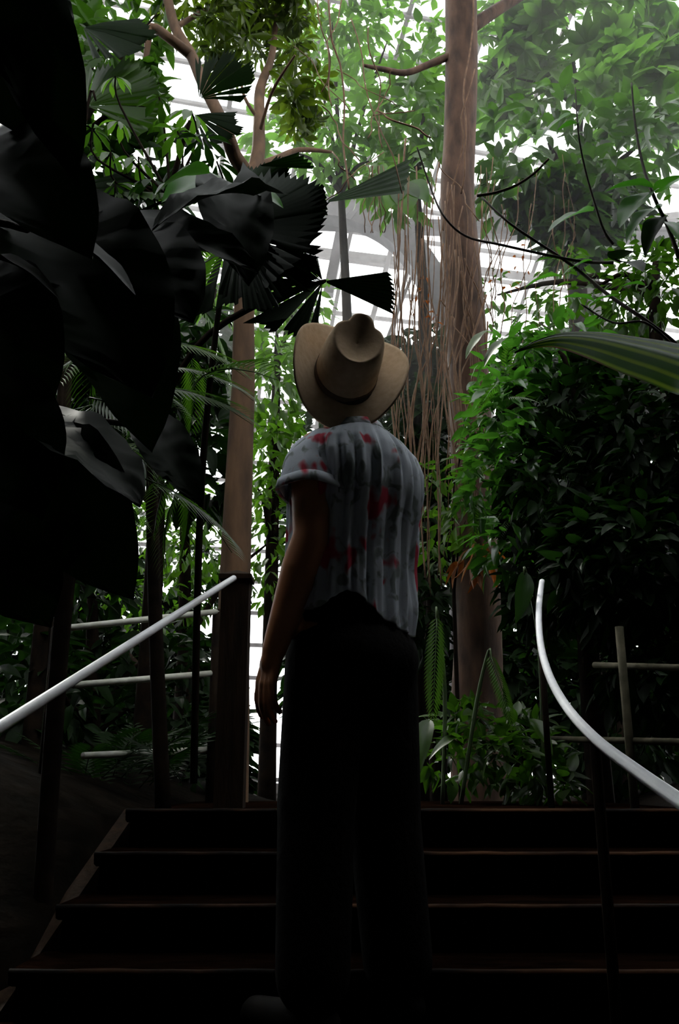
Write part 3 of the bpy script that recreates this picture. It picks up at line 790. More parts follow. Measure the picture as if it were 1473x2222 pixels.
for kd, v, mt, b, tp, w in [
  ('big',0,'leaf_front',(1238,248,2.2),(1173,302,2.2),1.1),('big',1,'leaf_front',(1256,268,2.2),(1208,284,2.25),1.2),
  ('big',0,'leaf_front',(1287,458,2.2),(1188,505,2.15),1.0),('big',1,'leaf_front',(1418,408,2.0),(1308,418,2.0),1.1),
  ('big',0,'leaf_front',(1418,415,2.0),(1344,495,1.95),1.2),('big',1,'leaf_front',(1432,452,2.0),(1358,530,1.95),1.1),
  ('big',0,'leaf_front',(1422,420,2.0),(1490,380,1.9),1.2),('big',0,'leaf_front',(1445,480,2.0),(1500,560,1.95),1.1),
  ('big',1,'leaf_dark',(1440,470,2.0),(1400,560,1.95),1.1),
  ('big',0,'leaf_front',(1285,565,2.3),(1218,600,2.3),0.9),('big',1,'leaf_front',(1215,600,2.3),(1134,628,2.3),1.0),
  ('big',0,'leaf_dark',(1330,565,2.2),(1378,545,2.1),1.6),('big',0,'leaf_dark',(1345,570,2.2),(1395,590,2.1),1.4),
  ('big',1,'leaf_front',(1088,420,2.3),(1066,448,2.3),1.3),('big',0,'leaf_bright',(1180,355,2.3),(1190,388,2.3),1.2),
  ('big',1,'leaf_front',(1290,655,2.1),(1212,648,2.1),1.1),('big',0,'leaf_front',(1275,665,2.1),(1345,640,2.1),1.0),
  ('big',1,'leaf_front',(1400,620,2.1),(1340,625,2.1),1.2),('big',0,'leaf_front',(1160,570,2.3),(1205,560,2.3),0.8)]:
    big_leaf(t, kd, v, mt, b, tp, w)
for (px,py) in ((1060,745),(1100,762)):
    big_leaf(t, 'big', 0, 'leaf_bright', (px,py-30,2.6), (px-50,py+35,2.6), 1.2)

# long fronds by the thick trunk
t = thing('broad_frond_plant', at(1000,1745,4.0), 'plant with hanging pleated fronds in front of the thick trunk base', 'plant')
big_leaf(t, 'pleat', 0, 'leaf_mid', (948,1325,3.9), (938,1560,3.8), 0.8, up=(0,-1,0.2), stalk=[(960,1745,4.0),(965,1500,4.0)])
big_leaf(t, 'pleat', 0, 'leaf_mid', (1060,1412,3.9), (1112,1580,3.8), 0.9, up=(0.2,-1,0.3), stalk=[(1000,1745,4.0),(1035,1520,3.95)])
big_leaf(t, 'big', 0, 'leaf_dark', (1140,1240,3.6), (1118,1355,3.55), 0.8, up=(0.3,-1,0.3), stalk=[(1180,1700,3.9),(1170,1400,3.8)])
for b, tp in (((930,1560,3.9),(905,1700,3.8)),((1000,1600,4.0),(930,1650,3.9)),((1150,1560,3.7),(1200,1640,3.6))): big_leaf(t, 'big', 1, 'leaf_mid', b, tp, 1.0)

# ---- fan palms, left of centre
def fanleaf(t, var, mat, hub, tip, up, ws=1.0, stalk=None):
    return big_leaf(t, 'fan', var, mat, hub, tip, ws, up=up, stalk=stalk, sr=0.009, stalkmat='bark_dark', name='fan_leaf')
t = thing('fan_palm', at(470,1745,3.1), 'fan palm with toothed pleated fans standing dark against the glass roof', 'palm')
fanleaf(t, 2, 'leaf_black', (500,500,2.9), (715,478,2.75), (0.05,-1,0.25), 1.0, [(420,1700,3.1),(440,1000,3.0)])
fanleaf(t, 0, 'leaf_dark', (505,440,3.1), (640,360,3.0), (0.1,-0.9,0.4), 0.8)
fanleaf(t, 0, 'leaf_black', (700,612,3.0), (520,640,2.95), (0.1,-1,0.1), 0.85, [(300,1000,3.2),(420,760,3.1),(570,655,3.05)])
fanleaf(t, 1, 'leaf_black', (520,520,2.8), (640,650,2.75), (0.1,-1,0.1), 0.75)
# two narrow wedges of the half-spread fan, with toothed ends
def wedge(t, hub, e1, e2, mat='leaf_black', teeth=9):
    a = at(*hub); p = at(*e1); q = at(*e2); mb = MB(); n = teeth * 2
    c0 = []; c1 = []
    V = [];
    nn = (p - a).cross(q - a).normalized()
    rows = [0.06, 0.4, 0.75, 1.0]
    for r_ in rows:
        for i in range(n + 1):
            e = p.lerp(q, i / n)
            rad = r_ * (1.0 + (0.045 if i % 2 else -0.02) * (r_ == 1.0) + 0.05 * math.sin(PI * i / n) * r_)
            V.append(a + (e - a) * rad + nn * (0.006 * r_ * (1 if i % 2 else -1)))
    F = [(j*(n+1)+i, (j+1)*(n+1)+i, (j+1)*(n+1)+i+1, j*(n+1)+i+1) for j in range(3) for i in range(n)]
    mb.add([tuple(v) for v in V], F); obj('fan_leaf', mb, M[mat], t, smooth=False)
wedge(t, (700,610,3.0), (843,592,3.0), (848,682,2.95))
wedge(t, (700,610,3.0), (690,560,3.0), (640,545,3.0), teeth=5)
wedge(t, (700,610,3.0), (530,700,2.9), (620,690,2.9), teeth=7)
wedge(t, (640,450,2.9), (700,400,2.9), (708,470,2.9), teeth=6)
wedge(t, (700,440,4.0), (885,345,4.6), (870,420,4.6), 'leaf_dark', 5)
wedge(t, (560,360,3.0), (680,365,3.0), (640,330,3.0), 'leaf_dark', 5)
t2 = thing('fan_palm', at(860,1745,7.0), 'distant dark fan palm with a jagged top edge right of the hat', 'palm')
c = at(900,900,7.6); mb = MB(); mb.tube([Vector((c.x, 7.6, LAND-.1)), c], [0.09,0.07], 8); obj('trunk', mb, M['bark_dark'], t2)
for (h1, tp) in (((880,880,7.4),(850,735,7.3)),((900,880,7.4),(900,742,7.3)),((905,880,7.4),(965,770,7.3)),((880,900,7.4),(830,790,7.3))):
    fanleaf(t2, 1, 'leaf_dark', h1, tp, (0,-1,0.1), 0.8)
t3 = thing('fan_palm', at(200,1745,3.6), 'green fan palm with wide pleated leaves in the upper left', 'palm')
fanleaf(t3, 0, 'leaf_mid', (190,230,3.9), (345,150,3.9), (0.3,-0.8,0.5), 1.0, [(100,1700,3.8),(140,700,3.9)])
fanleaf(t3, 1, 'leaf_dark', (432,215,3.9), (530,118,3.9), (0.2,-0.9,0.2), 0.6)
fanleaf(t3, 0, 'leaf_dark', (420,250,3.7), (500,310,3.7), (0.2,-0.9,0.3), 1.0)
fanleaf(t3, 1, 'leaf_mid', (250,420,3.5), (420,425,3.4), (0.0,-0.5,0.8), 0.9)
fanleaf(t3, 1, 'leaf_dark', (180,60,3.9), (330,90,3.9), (0.2,-0.9,0.4), 0.9)
fanleaf(t3, 0, 'leaf_dark', (120,420,3.4), (260,470,3.3), (0.1,-0.9,0.3), 1.0)

# ---- whorled-leaf shrub catching light, upper left
t = thing('whorled_shrub', at(360,1745,3.4), 'shrub with bright rosettes of leaves below the glass gap at upper left', 'shrub')
mb = MB(); mb.tube([Vector((at(360,1745,3.4).x,3.4,LAND-.1))] + P3([(330,1100,3.5),(340,700,3.4),(370,420,3.4),(412,262,3.3)]), [0.03,0.026,0.02,0.014,0.008], 8, 4); obj('trunk', mb, M['bark_dark'], t)
rr = random.Random(9)
for (px, py, s, mt) in ((415,240,.13,'leaf_bright'),(250,165,.10,'leaf_bright'),(258,262,.09,'leaf_bright'),(385,285,.12,'leaf_mid'),(300,340,.13,'leaf_mid'),(240,330,.12,'leaf_mid'),(200,280,.11,'leaf_mid'),(345,210,.10,'leaf_mid'),(440,300,.13,'leaf_dark'),(330,390,.12,'leaf_dark'),(250,400,.12,'leaf_mid'),(160,350,.11,'leaf_mid'),(470,350,.12,'leaf_dark'),(395,350,.14,'leaf_dark')):
    place_leaf(t, 'rosette', 'whorl', rr.randrange(3), mt, at(px,py,3.3+rr.uniform(-.1,.2)), (rr.uniform(-1,1), rr.uniform(-1,1), 0.0), (rr.uniform(-.4,.4), rr.uniform(-.7,0), 1), s)
    b = at(px,py,3.35); mb = MB(); mb.tube([b, b + Vector((0.02,0.05,-0.12)), at(370,430,3.4)], [0.004,0.005,0.008], 5, 4); obj('branch', mb, M['bark_dark'], t)

# ---- giant dark leaves close to the viewer, left edge
t = thing('giant_leaved_plant', at(-250,1900,1.5), 'giant-leaved plant whose near-black leaves crowd the left edge', 'plant')
mb = MB(); mb.tube(P3([(-200,1900,1.5),(-140,1300,1.6),(-100,800,1.7),(-110,200,1.8)]), [0.05,0.045,0.035,0.02], 10, 4); obj('stem', mb, M['bark_dark'], t)
U = (0,-0.8,0.45)
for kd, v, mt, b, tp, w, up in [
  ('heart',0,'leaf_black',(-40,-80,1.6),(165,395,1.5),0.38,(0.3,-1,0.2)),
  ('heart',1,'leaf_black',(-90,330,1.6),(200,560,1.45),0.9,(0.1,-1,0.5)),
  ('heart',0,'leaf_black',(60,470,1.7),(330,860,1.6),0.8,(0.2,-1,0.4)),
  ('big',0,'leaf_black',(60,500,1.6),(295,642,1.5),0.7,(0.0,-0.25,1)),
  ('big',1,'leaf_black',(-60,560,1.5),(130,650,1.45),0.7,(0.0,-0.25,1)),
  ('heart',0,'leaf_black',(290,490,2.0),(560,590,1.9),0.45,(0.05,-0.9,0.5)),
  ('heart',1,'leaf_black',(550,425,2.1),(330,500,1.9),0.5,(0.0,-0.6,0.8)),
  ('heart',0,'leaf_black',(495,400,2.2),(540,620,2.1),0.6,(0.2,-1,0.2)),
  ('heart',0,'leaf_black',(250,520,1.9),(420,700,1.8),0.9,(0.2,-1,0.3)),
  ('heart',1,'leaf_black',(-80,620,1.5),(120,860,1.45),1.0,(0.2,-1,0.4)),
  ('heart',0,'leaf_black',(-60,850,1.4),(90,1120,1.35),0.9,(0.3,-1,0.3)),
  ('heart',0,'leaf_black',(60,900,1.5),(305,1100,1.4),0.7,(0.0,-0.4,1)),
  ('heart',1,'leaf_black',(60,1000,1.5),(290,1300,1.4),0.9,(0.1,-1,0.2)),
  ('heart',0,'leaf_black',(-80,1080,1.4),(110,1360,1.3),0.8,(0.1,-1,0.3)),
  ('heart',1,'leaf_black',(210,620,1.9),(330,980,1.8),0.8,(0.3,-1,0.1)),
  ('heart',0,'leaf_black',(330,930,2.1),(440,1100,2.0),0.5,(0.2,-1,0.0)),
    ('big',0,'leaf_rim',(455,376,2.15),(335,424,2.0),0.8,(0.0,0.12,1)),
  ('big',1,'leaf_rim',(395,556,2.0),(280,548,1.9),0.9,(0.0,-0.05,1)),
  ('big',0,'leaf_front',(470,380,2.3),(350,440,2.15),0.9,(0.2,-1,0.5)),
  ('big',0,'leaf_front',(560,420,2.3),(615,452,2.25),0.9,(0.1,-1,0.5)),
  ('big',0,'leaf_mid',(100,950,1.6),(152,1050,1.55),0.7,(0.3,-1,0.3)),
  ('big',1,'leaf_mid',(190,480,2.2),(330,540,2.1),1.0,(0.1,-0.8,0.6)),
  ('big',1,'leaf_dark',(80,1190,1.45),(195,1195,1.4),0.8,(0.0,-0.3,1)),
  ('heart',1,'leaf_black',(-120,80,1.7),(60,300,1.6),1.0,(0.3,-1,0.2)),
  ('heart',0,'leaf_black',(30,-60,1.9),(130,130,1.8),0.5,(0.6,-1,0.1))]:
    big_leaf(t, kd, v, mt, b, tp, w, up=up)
    if b[0] < 400:
        mb = MB(); a = at(*b); mb.tube([at(-120, max(200, b[1]+60), 1.7), (at(-120, b[1]+60, 1.7) + a) / 2 + Vector((0,0,.05)), a], [0.012,0.009,0.006], 6, 4); obj('leaf_stalk', mb, M['bark_dark'], t)

t = thing('shade_fern', at(120,1700,2.9), 'dim tall fern whose long fronds hang behind the giant dark leaves', 'fern')
rr = random.Random(15)
for i in range(34):
    b = at(rr.uniform(190,430), rr.uniform(640,1060), rr.uniform(2.7,3.3)); a = rr.uniform(0, 2*PI)
    place_leaf(t, 'frond', 'palm', rr.randrange(2), 'leaf_mid' if i % 3 else 'leaf_bright', b, (math.cos(a), math.sin(a)*0.5, rr.uniform(-.5,.2)), (rr.uniform(-.3,.3),-0.6,1), rr.uniform(.22,.4))
mb = MB(); mb.tube([Vector((at(120,1700,2.9).x,2.9,LAND-.6))] + P3([(150,1200,3.0),(240,850,3.0),(300,700,3.0)]), [0.03,0.03,0.025,0.015], 8, 4); obj('stem', mb, M['bark_dark'], t)

# ---- hanging vines
t = thing('hanging_vine_curtain', at(930,1400,5.1), 'curtain of thin dry vines hanging beside and over the thick trunk', 'vines')
rr = random.Random(77)
def vine(x0, y0, x1, y1, Y, r, wig=12, seg=10, leaves=0):
    pts = []; ph = rr.uniform(0, 6)
    for i in range(seg + 1):
        s = i / seg
        pts.append((x0 + (x1-x0)*s + wig * math.sin(ph + s * 7) * math.sin(PI*s) + rr.uniform(-3,3), y0 + (y1-y0)*s, Y + 0.06 * math.sin(ph + 5*s)))
    mb = MB(); mb.tube(P3(pts), r, 5, 2); obj('vine', mb, M['vine'], t)
    return pts
for i in range(34):
    x = rr.uniform(845, 1000); x1 = x + rr.uniform(-50, 60)
    vine(x, rr.uniform(330, 600), x1, rr.uniform(1000, 1330), 5.0 + rr.uniform(-.25,.15), rr.choice([.0025,.003,.004,.005]), 14)
for i in range(14):
    x = rr.uniform(960, 1060); vine(x, rr.uniform(380, 700), x + rr.uniform(-90, 60), rr.uniform(900, 1200), 5.08, rr.choice([.003,.004,.006]), 18)
for i in range(16):
    x = rr.uniform(1040, 1240); vine(x, rr.uniform(330, 480), x + rr.uniform(-50, 30), rr.uniform(620, 760), 5.0, rr.choice([.002,.003,.0035]), 14)
for i in range(6): x = 800 + i*6; vine(x, 360, x + rr.uniform(-14,14), 505, 4.6, .003, 6)
for a in [(1030,0,1000,420,5.1,.006),(1028,150,960,500,5.1,.005),(1052,640,990,980,5.0,.008),(1010,560,1100,900,5.1,.005),(955,650,1050,790,5.0,.004),(1040,480,950,350,5.1,.004)]:
    vine(*a, 10)
t = thing('bare_climber', at(760,430,4.4), 'bare thin climber stems crossing the bright gap left of the thick trunk', 'vines')
for a in [(712,0,760,410,4.4,.006),(740,0,700,200,4.4,.004),(700,230,780,350,4.4,.004),(800,60,830,320,4.5,.004),(850,150,800,300,4.5,.004),(760,40,870,420,4.5,.004),(900,240,810,250,4.5,.004),
          (640,100,760,240,4.5,.003),(820,240,935,300,4.5,.006),(830,330,700,440,4.4,.003),(690,0,720,230,4.4,.004),(730,150,860,230,4.5,.003),(770,390,720,330,4.4,.004)]:
    vine(*a, 10, 9)
# rusty seed clusters on the vines before the glass
t = thing('dry_seed_vine', at(930,700,4.9), 'rust-brown dried leaf clusters on a vine before the bright glass', 'vines')
pts = [(905,570,4.9),(915,640,4.9),(935,700,4.9),(925,760,4.9)]
mb = MB(); mb.tube(P3(pts), .004, 5, 4); obj('vine', mb, M['vine'], t)
cloud(t, 'small', 'leaf_rust', [(922,640,14,22,4.9,.05,9),(940,690,14,22,4.9,.05,10),(905,670,10,14,4.9,.05,5),(920,590,10,16,4.9,.05,4),(1090,610,30,40,4.9,.05,9),(1140,560,30,40,4.9,.05,9)], 0.035, 71, 46)
# wide pale-veined leaf low in the canopy
t = thing('lobed_leaf_vine', at(870,380,4.9), 'yellow-green lobed leaves hanging left of the thick trunk', 'leaves')
mb = MB(); mb.tube(P3([(880,300,4.9),(875,360,4.9),(872,400,4.9)]), .006, 6, 3); obj('vine', mb, M['vine'], t)
for (px,py,tx,ty,w) in ((872,395,885,470,1.1),(865,395,840,455,1.1),(885,395,930,440,1.1)): big_leaf(t, 'big', 0, 'leaf_bright', (px,py,4.9), (tx,ty,4.85), w*1.5, up=(0,-1,0.1))
#@@PERSON
# ================================================================== PERSON, seen from behind, turned a little left, looking up
HEAD = math.radians(40); HEADYAW = math.radians(10)
PF = Vector((-math.sin(HEAD), math.cos(HEAD), 0)); PL = Vector((-math.cos(HEAD), -math.sin(HEAD), 0)); UP = Vector((0,0,1))
FEETZ = CZ - 0.567
O = Vector((at(760,1400,2.42).x, 2.42, FEETZ))
def B(l, f, z): return O + PL * l + PF * f + UP * z
person = thing('person', O, 'person in a wide-brimmed hat and flowered shirt standing on the stair, looking up', 'person')
def capsule(mb, a, b, ra, rb, seg=20, flat=1.0, axis=None):
    a = Vector(a); b = Vector(b); t = (b - a).normalized()
    P = []; rr_ = []
    for k in range(5):
        th = PI/2 * k / 4; P.append(a - t * ra * math.cos(th)); rr_.append(max(1e-4, ra * math.sin(th)))
    for k in range(1, 4): s = k/4; P.append(a.lerp(b, s)); rr_.append(ra + (rb-ra)*s)
    for k in range(5):
        th = PI/2 * k / 4; P.append(b + t * rb * math.sin(th)); rr_.append(max(1e-4, rb * math.cos(th)))
    mb.tube(P, rr_, seg)
def ellipsoid(mb, c, r, basis, seg=24, rings=14):
    V = []; F = []
    for i in range(rings + 1):
        ph = PI * i / rings
        for k in range(seg):
            a = 2*PI*k/seg
            p = Vector((math.sin(ph)*math.cos(a)*r[0], math.sin(ph)*math.sin(a)*r[1], math.cos(ph)*r[2]))
            V.append(tuple(c + basis @ p))
    for i in range(rings):
        for k in range(seg): F.append((i*seg+k, (i+1)*seg+k, (i+1)*seg+(k+1)%seg, i*seg+(k+1)%seg))
    mb.add(V, F)
def remesh(name, mb, vox, mat, parent, smooth_it=3):
    me = mb.mesh('tmp'); o = bpy.data.objects.new('tmp', me); col.objects.link(o)
    m = o.modifiers.new('r', 'REMESH'); m.mode = 'VOXEL'; m.voxel_size = vox
    s = o.modifiers.new('s', 'SMOOTH'); s.iterations = smooth_it; s.factor = 0.5
    dg = bpy.context.evaluated_depsgraph_get(); dg.update()
    nm = bpy.data.meshes.new_from_object(o.evaluated_get(dg)); nm.name = name
    bpy.data.objects.remove(o)
    nm.polygons.foreach_set('use_smooth', [True]*len(nm.polygons))
    return obj(name, nm, M[mat], parent)

# joints (image-checked)
shL = at(690,978,2.31); elL = at(676,1165,2.27); wrL = at(594,1412,2.29)
shR = B(-0.165, 0.03, 1.43); elR = B(-0.19, 0.12, 1.16); wrR = B(-0.15, 0.27, 0.98)
PITCH = math.radians(52)          # head thrown back
hb = Matrix((PL, PF, UP)).transposed()           # columns: left, forward, up
hf = Vector((-math.sin(HEADYAW), math.cos(HEADYAW), 0)); hl = Vector((-math.cos(HEADYAW), -math.sin(HEADYAW), 0))
hbh = Matrix((hl, hf, UP)).transposed()
hR = hbh @ Matrix.Rotation(PITCH, 3, 'X')         # tip the head back about the left axis
neckb = B(0, -0.02, 1.49); HC = at(750, 812, 2.37); headc = HC - hR @ Vector((0, -0.012, 0.055))
bm_ = MB()
basis = hb
ellipsoid(bm_, B(0,0,1.30), (0.165,0.105,0.20), basis); ellipsoid(bm_, B(0,0,1.10), (0.14,0.095,0.16), basis)
ellipsoid(bm_, B(0,0,0.95), (0.165,0.11,0.13), basis)
capsule(bm_, B(0.08,-0.01,1.42), shL, 0.045, 0.050); capsule(bm_, B(-0.08,-0.01,1.42), shR, 0.045, 0.050)
capsule(bm_, B(0,-0.01,1.42), headc + hR @ Vector((0,-0.03,-0.06)), 0.062, 0.056)
for sh, el, wr in ((shL, elL, wrL), (shR, elR, wrR)):
    capsule(bm_, sh, sh.lerp(el, .45), 0.056, 0.065); capsule(bm_, sh.lerp(el, .45), el, 0.065, 0.049)
    capsule(bm_, el, el.lerp(wr, .3), 0.049, 0.052); capsule(bm_, el.lerp(wr, .3), wr, 0.051, 0.031)
for s in (1, -1):
    hip = B(s*0.095, 0, 0.92); kn = B(s*0.115, 0.02, 0.50); an = B(s*0.13, -0.02, 0.09)
    capsule(bm_, hip, kn, 0.088, 0.058); capsule(bm_, kn, kn.lerp(an,.35), 0.056, 0.06); capsule(bm_, kn.lerp(an,.35), an, 0.058, 0.038)
    capsule(bm_, B(s*0.13,-0.03,0.04), B(s*0.15,0.16,0.035), 0.036, 0.03)
# head
def H(x, y, z): return headc + hR @ Vector((x, y, z))
ellipsoid(bm_, H(0,-0.01,0.02), (0.078,0.098,0.10), hR); ellipsoid(bm_, H(0,0.02,-0.05), (0.058,0.07,0.07), hR)
capsule(bm_, H(0,0.088,-0.015), H(0,0.112,-0.035), 0.010, 0.014)          # nose
capsule(bm_, H(-0.02,0.088,-0.072), H(0.02,0.088,-0.072), 0.009, 0.009)    # lips
capsule(bm_, H(0,0.075,-0.105), H(0,0.08,-0.11), 0.018, 0.018)             # chin
for s in (1,-1):
    ellipsoid(bm_, H(s*0.079,-0.005,-0.01), (0.012,0.02,0.032), hR)
    capsule(bm_, H(s*0.018,0.085,0.022), H(s*0.045,0.076,0.022), 0.010, 0.008)
# hands, fingers loosely curled
def hand(wr, el, side):
    d = (wr - el).normalized(); d = (d + Vector((0,0,-0.35))).normalized()
    palm_n = PL * side; f = PF                       # back of the hand faces outward
    f = (f - d * f.dot(d)).normalized(); inn = (-palm_n - d * (-palm_n).dot(d)).normalized()
    capsule(bm_, wr - d*0.01, wr + d*0.03, 0.027, 0.028)
    for k in (-1.5,-0.5,0.5,1.5):
        r0 = wr + d*0.025 + f*k*0.014; kn = wr + d*(0.088 - 0.004*abs(k-0.3)) + f*k*0.020
        capsule(bm_, r0, kn, 0.014, 0.0115, 12)
        Lf = {1.5:.042,.5:.048,-.5:.045,-1.5:.034}[k]
        a = kn; dd = d
        for j, (q, rad) in enumerate(((1.0,.0098),(.68,.009),(.52,.008))):
            dd = (dd + inn * (0.22 + 0.12*j + 0.08*(1.5-k)/3)).normalized(); b = a + dd * Lf * q + f * k * 0.0015
            capsule(bm_, a, b, rad + .0006, rad, 12); a = b
    t0 = wr + d*0.03 + f*0.026; t1 = t0 + (d*0.6 + f*0.62 + inn*0.45).normalized()*0.042; t2 = t1 + (d*0.9 + f*0.15 + inn*0.4).normalized()*0.034
    capsule(bm_, t0, t1, 0.015, 0.0115, 12); capsule(bm_, t1, t2, 0.011, 0.009, 12)
hand(wrL, elL, 1); hand(wrR, elR, -1)
remesh('body', bm_, 0.0055, 'skin', person, 2)
# eyes and hair
for s in (1,-1):
    e = MB(); ellipsoid(e, H(s*0.031,0.078,0.006), (0.013,0.012,0.011), hR, 14, 10); obj('eye', e, M['rail'], person)
hm = MB(); ellipsoid(hm, H(0,-0.022,0.02), (0.084,0.098,0.102), hR); ellipsoid(hm, H(0,-0.07,-0.045), (0.06,0.04,0.05), hR)
remesh('hair', hm, 0.006, 'hair', person, 2)

# trousers, wide legged
tm_ = MB()
ellipsoid(tm_, B(0,0,0.98), (0.172,0.132,0.13), basis); ellipsoid(tm_, B(0,-0.035,0.88), (0.178,0.135,0.13), basis)
for s in (1,-1):
    capsule(tm_, B(s*0.088,-0.01,0.88), B(s*0.112,0.0,0.50), 0.108, 0.098); capsule(tm_, B(s*0.112,0.0,0.50), B(s*0.135,-0.02,0.14), 0.096, 0.088)
tr_o = remesh('trousers', tm_, 0.010, 'trouser', person, 2)
wb = MB()
def ring(z, w, d, fcen=0.0, n=48): return [B(w*math.cos(2*PI*i/n), fcen + d*math.sin(2*PI*i/n), z) for i in range(n)]
rs = [ring(1.035,.163,.122), ring(1.085,.158,.118), ring(1.085,.152,.112), ring(1.035,.157,.116)]
wb.add([tuple(v) for r_ in rs for v in r_], [(j*48+i, j*48+(i+1)%48, ((j+1)%4)*48+(i+1)%48, ((j+1)%4)*48+i) for j in range(4) for i in range(48)])
obj('waistband', wb, M['trouser'], person)
for s in (1,-1):
    sm = MB(); capsule(sm, B(s*0.135,-0.05,0.045), B(s*0.155,0.17,0.035), 0.046, 0.040)
    v = sm.v[0]; v[:,2] = np.maximum(v[:,2], FEETZ + 0.002); obj('shoe', sm, M['shoe'], person)

# shirt: draped shell with pleats down the back and a shirt-tail hem
levels = [(0.0,.185,.150),(0.12,.184,.146),(0.3,.184,.140),(0.5,.190,.140),(0.68,.199,.142),(0.8,.200,.138),(0.88,.190,.128),(0.94,.160,.112),(0.98,.115,.095),(1.0,.078,.078)]
def lev(s):
    for a, b in zip(levels[:-1], levels[1:]):
        if s <= b[0]:
            k = (s-a[0])/(b[0]-a[0]); return a[1]+(b[1]-a[1])*k, a[2]+(b[2]-a[2])*k
    return levels[-1][1:]
NA, NS = 180, 90
V = []
for j in range(NS + 1):
    s = j / NS; w, d = lev(s)
    for i in range(NA):
        a = 2*PI*i/NA
        cl, cf = math.cos(a), math.sin(a)
        e = 0.86
        sl = math.copysign(abs(cl)**e, cl); sf = math.copysign(abs(cf)**e, cf)
        # hem: tails front and back, cut high over the hips on the near side
        hem = 1.005 - 0.055*abs(cf)**1.5 - 0.02*cl + 0.075*math.exp(-((a-math.radians(305))/0.5)**2) - 0.04*math.exp(-((a-math.radians(235))/0.3)**2) + 0.008*math.sin(5*a+1)
        top = 1.508 - 0.012*abs(cl) + 0.015*(-cf)
        z = hem + (top-hem)*s
        back = max(0, -cf)
        fold = (0.008*math.sin(a*26 + 1.5*math.sin(s*4)) + 0.005*math.sin(a*47+2+s*3)) * (0.35+0.65*back) * min(1, (1-s)*4.5) * (0.4 + 0.6*noise.noise(Vector((cl*3, cf*3, s*2)))+.3)
        fold += 0.010*noise.noise(Vector((cl*4, cf*4, s*5)))*(1-s)
        fold += 0.012*math.sin(9*(z*2.4 + cl*1.6)) * math.exp(-((a-math.radians(195))/0.6)**2) * (1-s)
        fc = -0.022*math.exp(-((s-0.72)/0.25)**2) - 0.01*s
        V.append(tuple(B((w+fold)*sl, fc + (d+fold)*sf, z)))
F = [(j*NA+i, j*NA+(i+1)%NA, (j+1)*NA+(i+1)%NA, (j+1)*NA+i) for j in range(NS) for i in range(NA)]
sm = MB(); sm.add(V, F); shirt = obj('shirt', sm, M['shirt'], person)
so = shirt.modifiers.new('thick', 'SOLIDIFY'); so.thickness = 0.0025; so.offset = -1
def sleeve(sh, el, side):
    d = (el - sh).normalized(); end = sh + d * 0.135
    u = PF - d * PF.dot(d); u.normalize(); v = d.cross(u)
    root = sh - PL * side * 0.075 - UP * 0.008
    mb = MB(); n = 48; rows = 18; VV = []
    for j in range(rows + 1):
        s = j / rows
        c = root*(1-s)**2 + (sh + PL*side*0.01 + UP*0.004)*2*s*(1-s) + end*s*s
        tg = ((sh + PL*side*0.01 - root)*(1-s) + (end - sh)*s).normalized()
        u = (PF - tg*PF.dot(tg)).normalized(); v = tg.cross(u)
        r_ = 0.072 + 0.022 * s
        for i in range(n):
            a = 2*PI*i/n
            q = r_ * (1 + 0.05*math.sin(a*6 + s*3) * s + 0.06 * noise.noise(Vector((math.cos(a)*2, math.sin(a)*2, s*5+side))))
            # the plane of each ring turns from across the shoulder to across the arm
            VV.append(c + (u*math.cos(a)*0.95 + v*math.sin(a)*1.05)*q)
    mb.add([tuple(x) for x in VV], [(j*n+i, j*n+(i+1)%n, (j+1)*n+(i+1)%n, (j+1)*n+i) for j in range(rows) for i in range(n)])
    o = obj('sleeve', mb, M['shirt'], shirt); m = o.modifiers.new('t', 'SOLIDIFY'); m.thickness = 0.002; m.offset = -1
    u = PF - d * PF.dot(d); u.normalize(); v = d.cross(u)
    cf = MB(); VV = []
    prof_ = [(-0.028,.090),(-0.024,.097),(0.0,.100),(0.004,.097),(0.002,.090)]
    for (dz, r_) in prof_:
        for i in range(n):
            a = 2*PI*i/n; q = r_ * (1 + 0.04*math.sin(a*5+1)); VV.append(end + d*dz + (u*math.cos(a)*0.95 + v*math.sin(a)*1.05)*q)
    cf.add([tuple(x) for x in VV], [(j*n+i, j*n+(i+1)%n, (j+1)*n+(i+1)%n, (j+1)*n+i) for j in range(len(prof_)-1) for i in range(n)])
    o = obj('cuff', cf, M['shirt'], shirt); m = o.modifiers.new('t', 'SOLIDIFY'); m.thickness = 0.003; m.offset = -1
sleeve(shL, elL, 1); sleeve(shR, elR, -1)
cm = MB(); VV = []
cprof = [(1.480,.080),(1.510,.074),(1.530,.070),(1.533,.074),(1.515,.084),(1.492,.096)]
for (z, r_) in cprof:
    for i in range(48):
        a = 2*PI*i/48; VV.append(B(r_*math.cos(a), -0.025 + r_*math.sin(a)*1.02, z - 0.018*max(0,math.sin(a)) + 0.004*(-math.sin(a))))
cm.add([tuple(x) for x in VV], [(j*48+i, j*48+(i+1)%48, (j+1)*48+(i+1)%48, (j+1)*48+i) for j in range(len(cprof)-1) for i in range(48)])
o = obj('collar', cm, M['shirt'], shirt); m = o.modifiers.new('t', 'SOLIDIFY'); m.thickness = 0.002

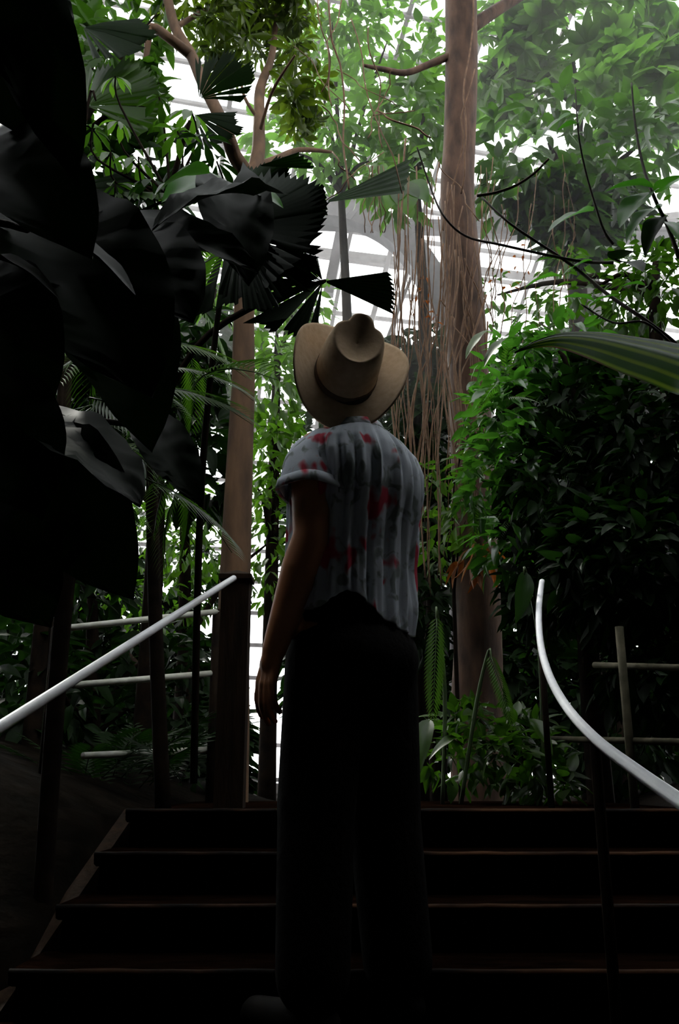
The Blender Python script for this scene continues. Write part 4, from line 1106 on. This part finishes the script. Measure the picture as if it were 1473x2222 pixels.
# hat: felt, teardrop crown with front pinches, brim rolled up at both sides
hat = thing('cowboy_hat', H(0,-0.01,0.07), 'tan felt wide-brimmed hat with a creased crown, worn tipped back', 'hat')
HT = math.radians(70)
hatR = Matrix.Rotation(math.radians(13), 3, 'Y') @ hbh @ Matrix.Rotation(HT, 3, 'X') * 1.05
hc = H(0,-0.012,0.055)
def HP(x, y, z): return tuple(hc + hatR @ Vector((x, y, z)))
N = 96; rows = []
def crownpt(a, r, z): return (r*0.083*math.cos(a), r*0.102*math.sin(a), z)
for s in np.linspace(1, 0, 13):       # brim, outer edge to crown
    ro = (0.172, 0.185)
    row = []
    for i in range(N):
        a = 2*PI*i/N; x = (0.083 + (ro[0]-0.083)*s)*math.cos(a); y = (0.102 + (ro[1]-0.102)*s)*math.sin(a)
        z = 0.075*abs(math.cos(a))**2.2*s**1.6 - 0.018*abs(math.sin(a))**2*s
        row.append((x*(1-0.10*abs(math.cos(a))**2*s), y, z))
    rows.append(row)
def crown_z(x, y):
    # teardrop dent, deep in the middle, blunt at the back, pointed in front
    u = x / (0.040 * (1 - 0.45*max(0, y/0.08))); v = (y + 0.005) / 0.072
    q = u*u + v*v
    return 0.144 + 0.012*(y/0.1) - 0.026*math.exp(-q*1.1)**1.0
for s in np.linspace(0, 1, 12)[1:]:   # crown wall
    row = []
    for i in range(N):
        a = 2*PI*i/N; r_ = 1 - 0.13*s**1.5 - 0.06*s**6
        pinch = 1 - 0.22*(s**1.2)*(math.exp(-((a-PI*0.5-0.75)/0.32)**2) + math.exp(-((a-PI*0.5+0.75)/0.32)**2))
        x, y, _ = crownpt(a, r_*pinch, 0); row.append((x, y, 0.138*s + 0.012*(y/0.1)*s))
    rows.append(row)
last = rows[-1]
for s in (0.96,0.90,0.8,0.68,0.55,0.42,0.28,0.14,0.02):
    row = []
    for (x, y, z) in last:
        xx, yy = x*s, y*s; zz = crown_z(xx, yy); k_ = min(1, (1-s)/0.16)
        row.append((xx, yy, (z+0.004)*(1-k_) + zz*k_ if s < .97 else z + .003))
    rows.append(row)
mb = MB(); mb.add([HP(*p) for r_ in rows for p in r_], [(j*N+i, j*N+(i+1)%N, (j+1)*N+(i+1)%N, (j+1)*N+i) for j in range(len(rows)-1) for i in range(N)])
obj_c = obj('crown', mb, M['felt'], hat)
# the brim is the first part of that felt; keep it a part of its own
del_me = obj_c.data
bpy.data.objects.remove(obj_c); bpy.data.meshes.remove(del_me)
for nm, r0, r1 in (('brim', 0, 13), ('crown', 12, len(rows))):
    mb = MB(); sub = rows[r0:r1]
    mb.add([HP(*p) for r_ in sub for p in r_], [(j*N+i, j*N+(i+1)%N, (j+1)*N+(i+1)%N, (j+1)*N+i) for j in range(len(sub)-1) for i in range(N)])
    if nm == 'crown': pass
    o = obj(nm, mb, M['felt'], hat); m = o.modifiers.new('t', 'SOLIDIFY'); m.thickness = 0.0035; m.offset = 0
bd = MB(); n = 96; VV = []
for (r_, z) in ((1.035,0.004),(1.045,0.006),(1.035,0.018),(1.02,0.02)):
    for i in range(n): x, y, _ = crownpt(2*PI*i/n, r_, z); VV.append(HP(x, y, z))
bd.add(VV, [(j*n+i, j*n+(i+1)%n, (j+1)*n+(i+1)%n, (j+1)*n+i) for j in range(3) for i in range(n)])
o = obj('hat_band', bd, M['band'], hat)
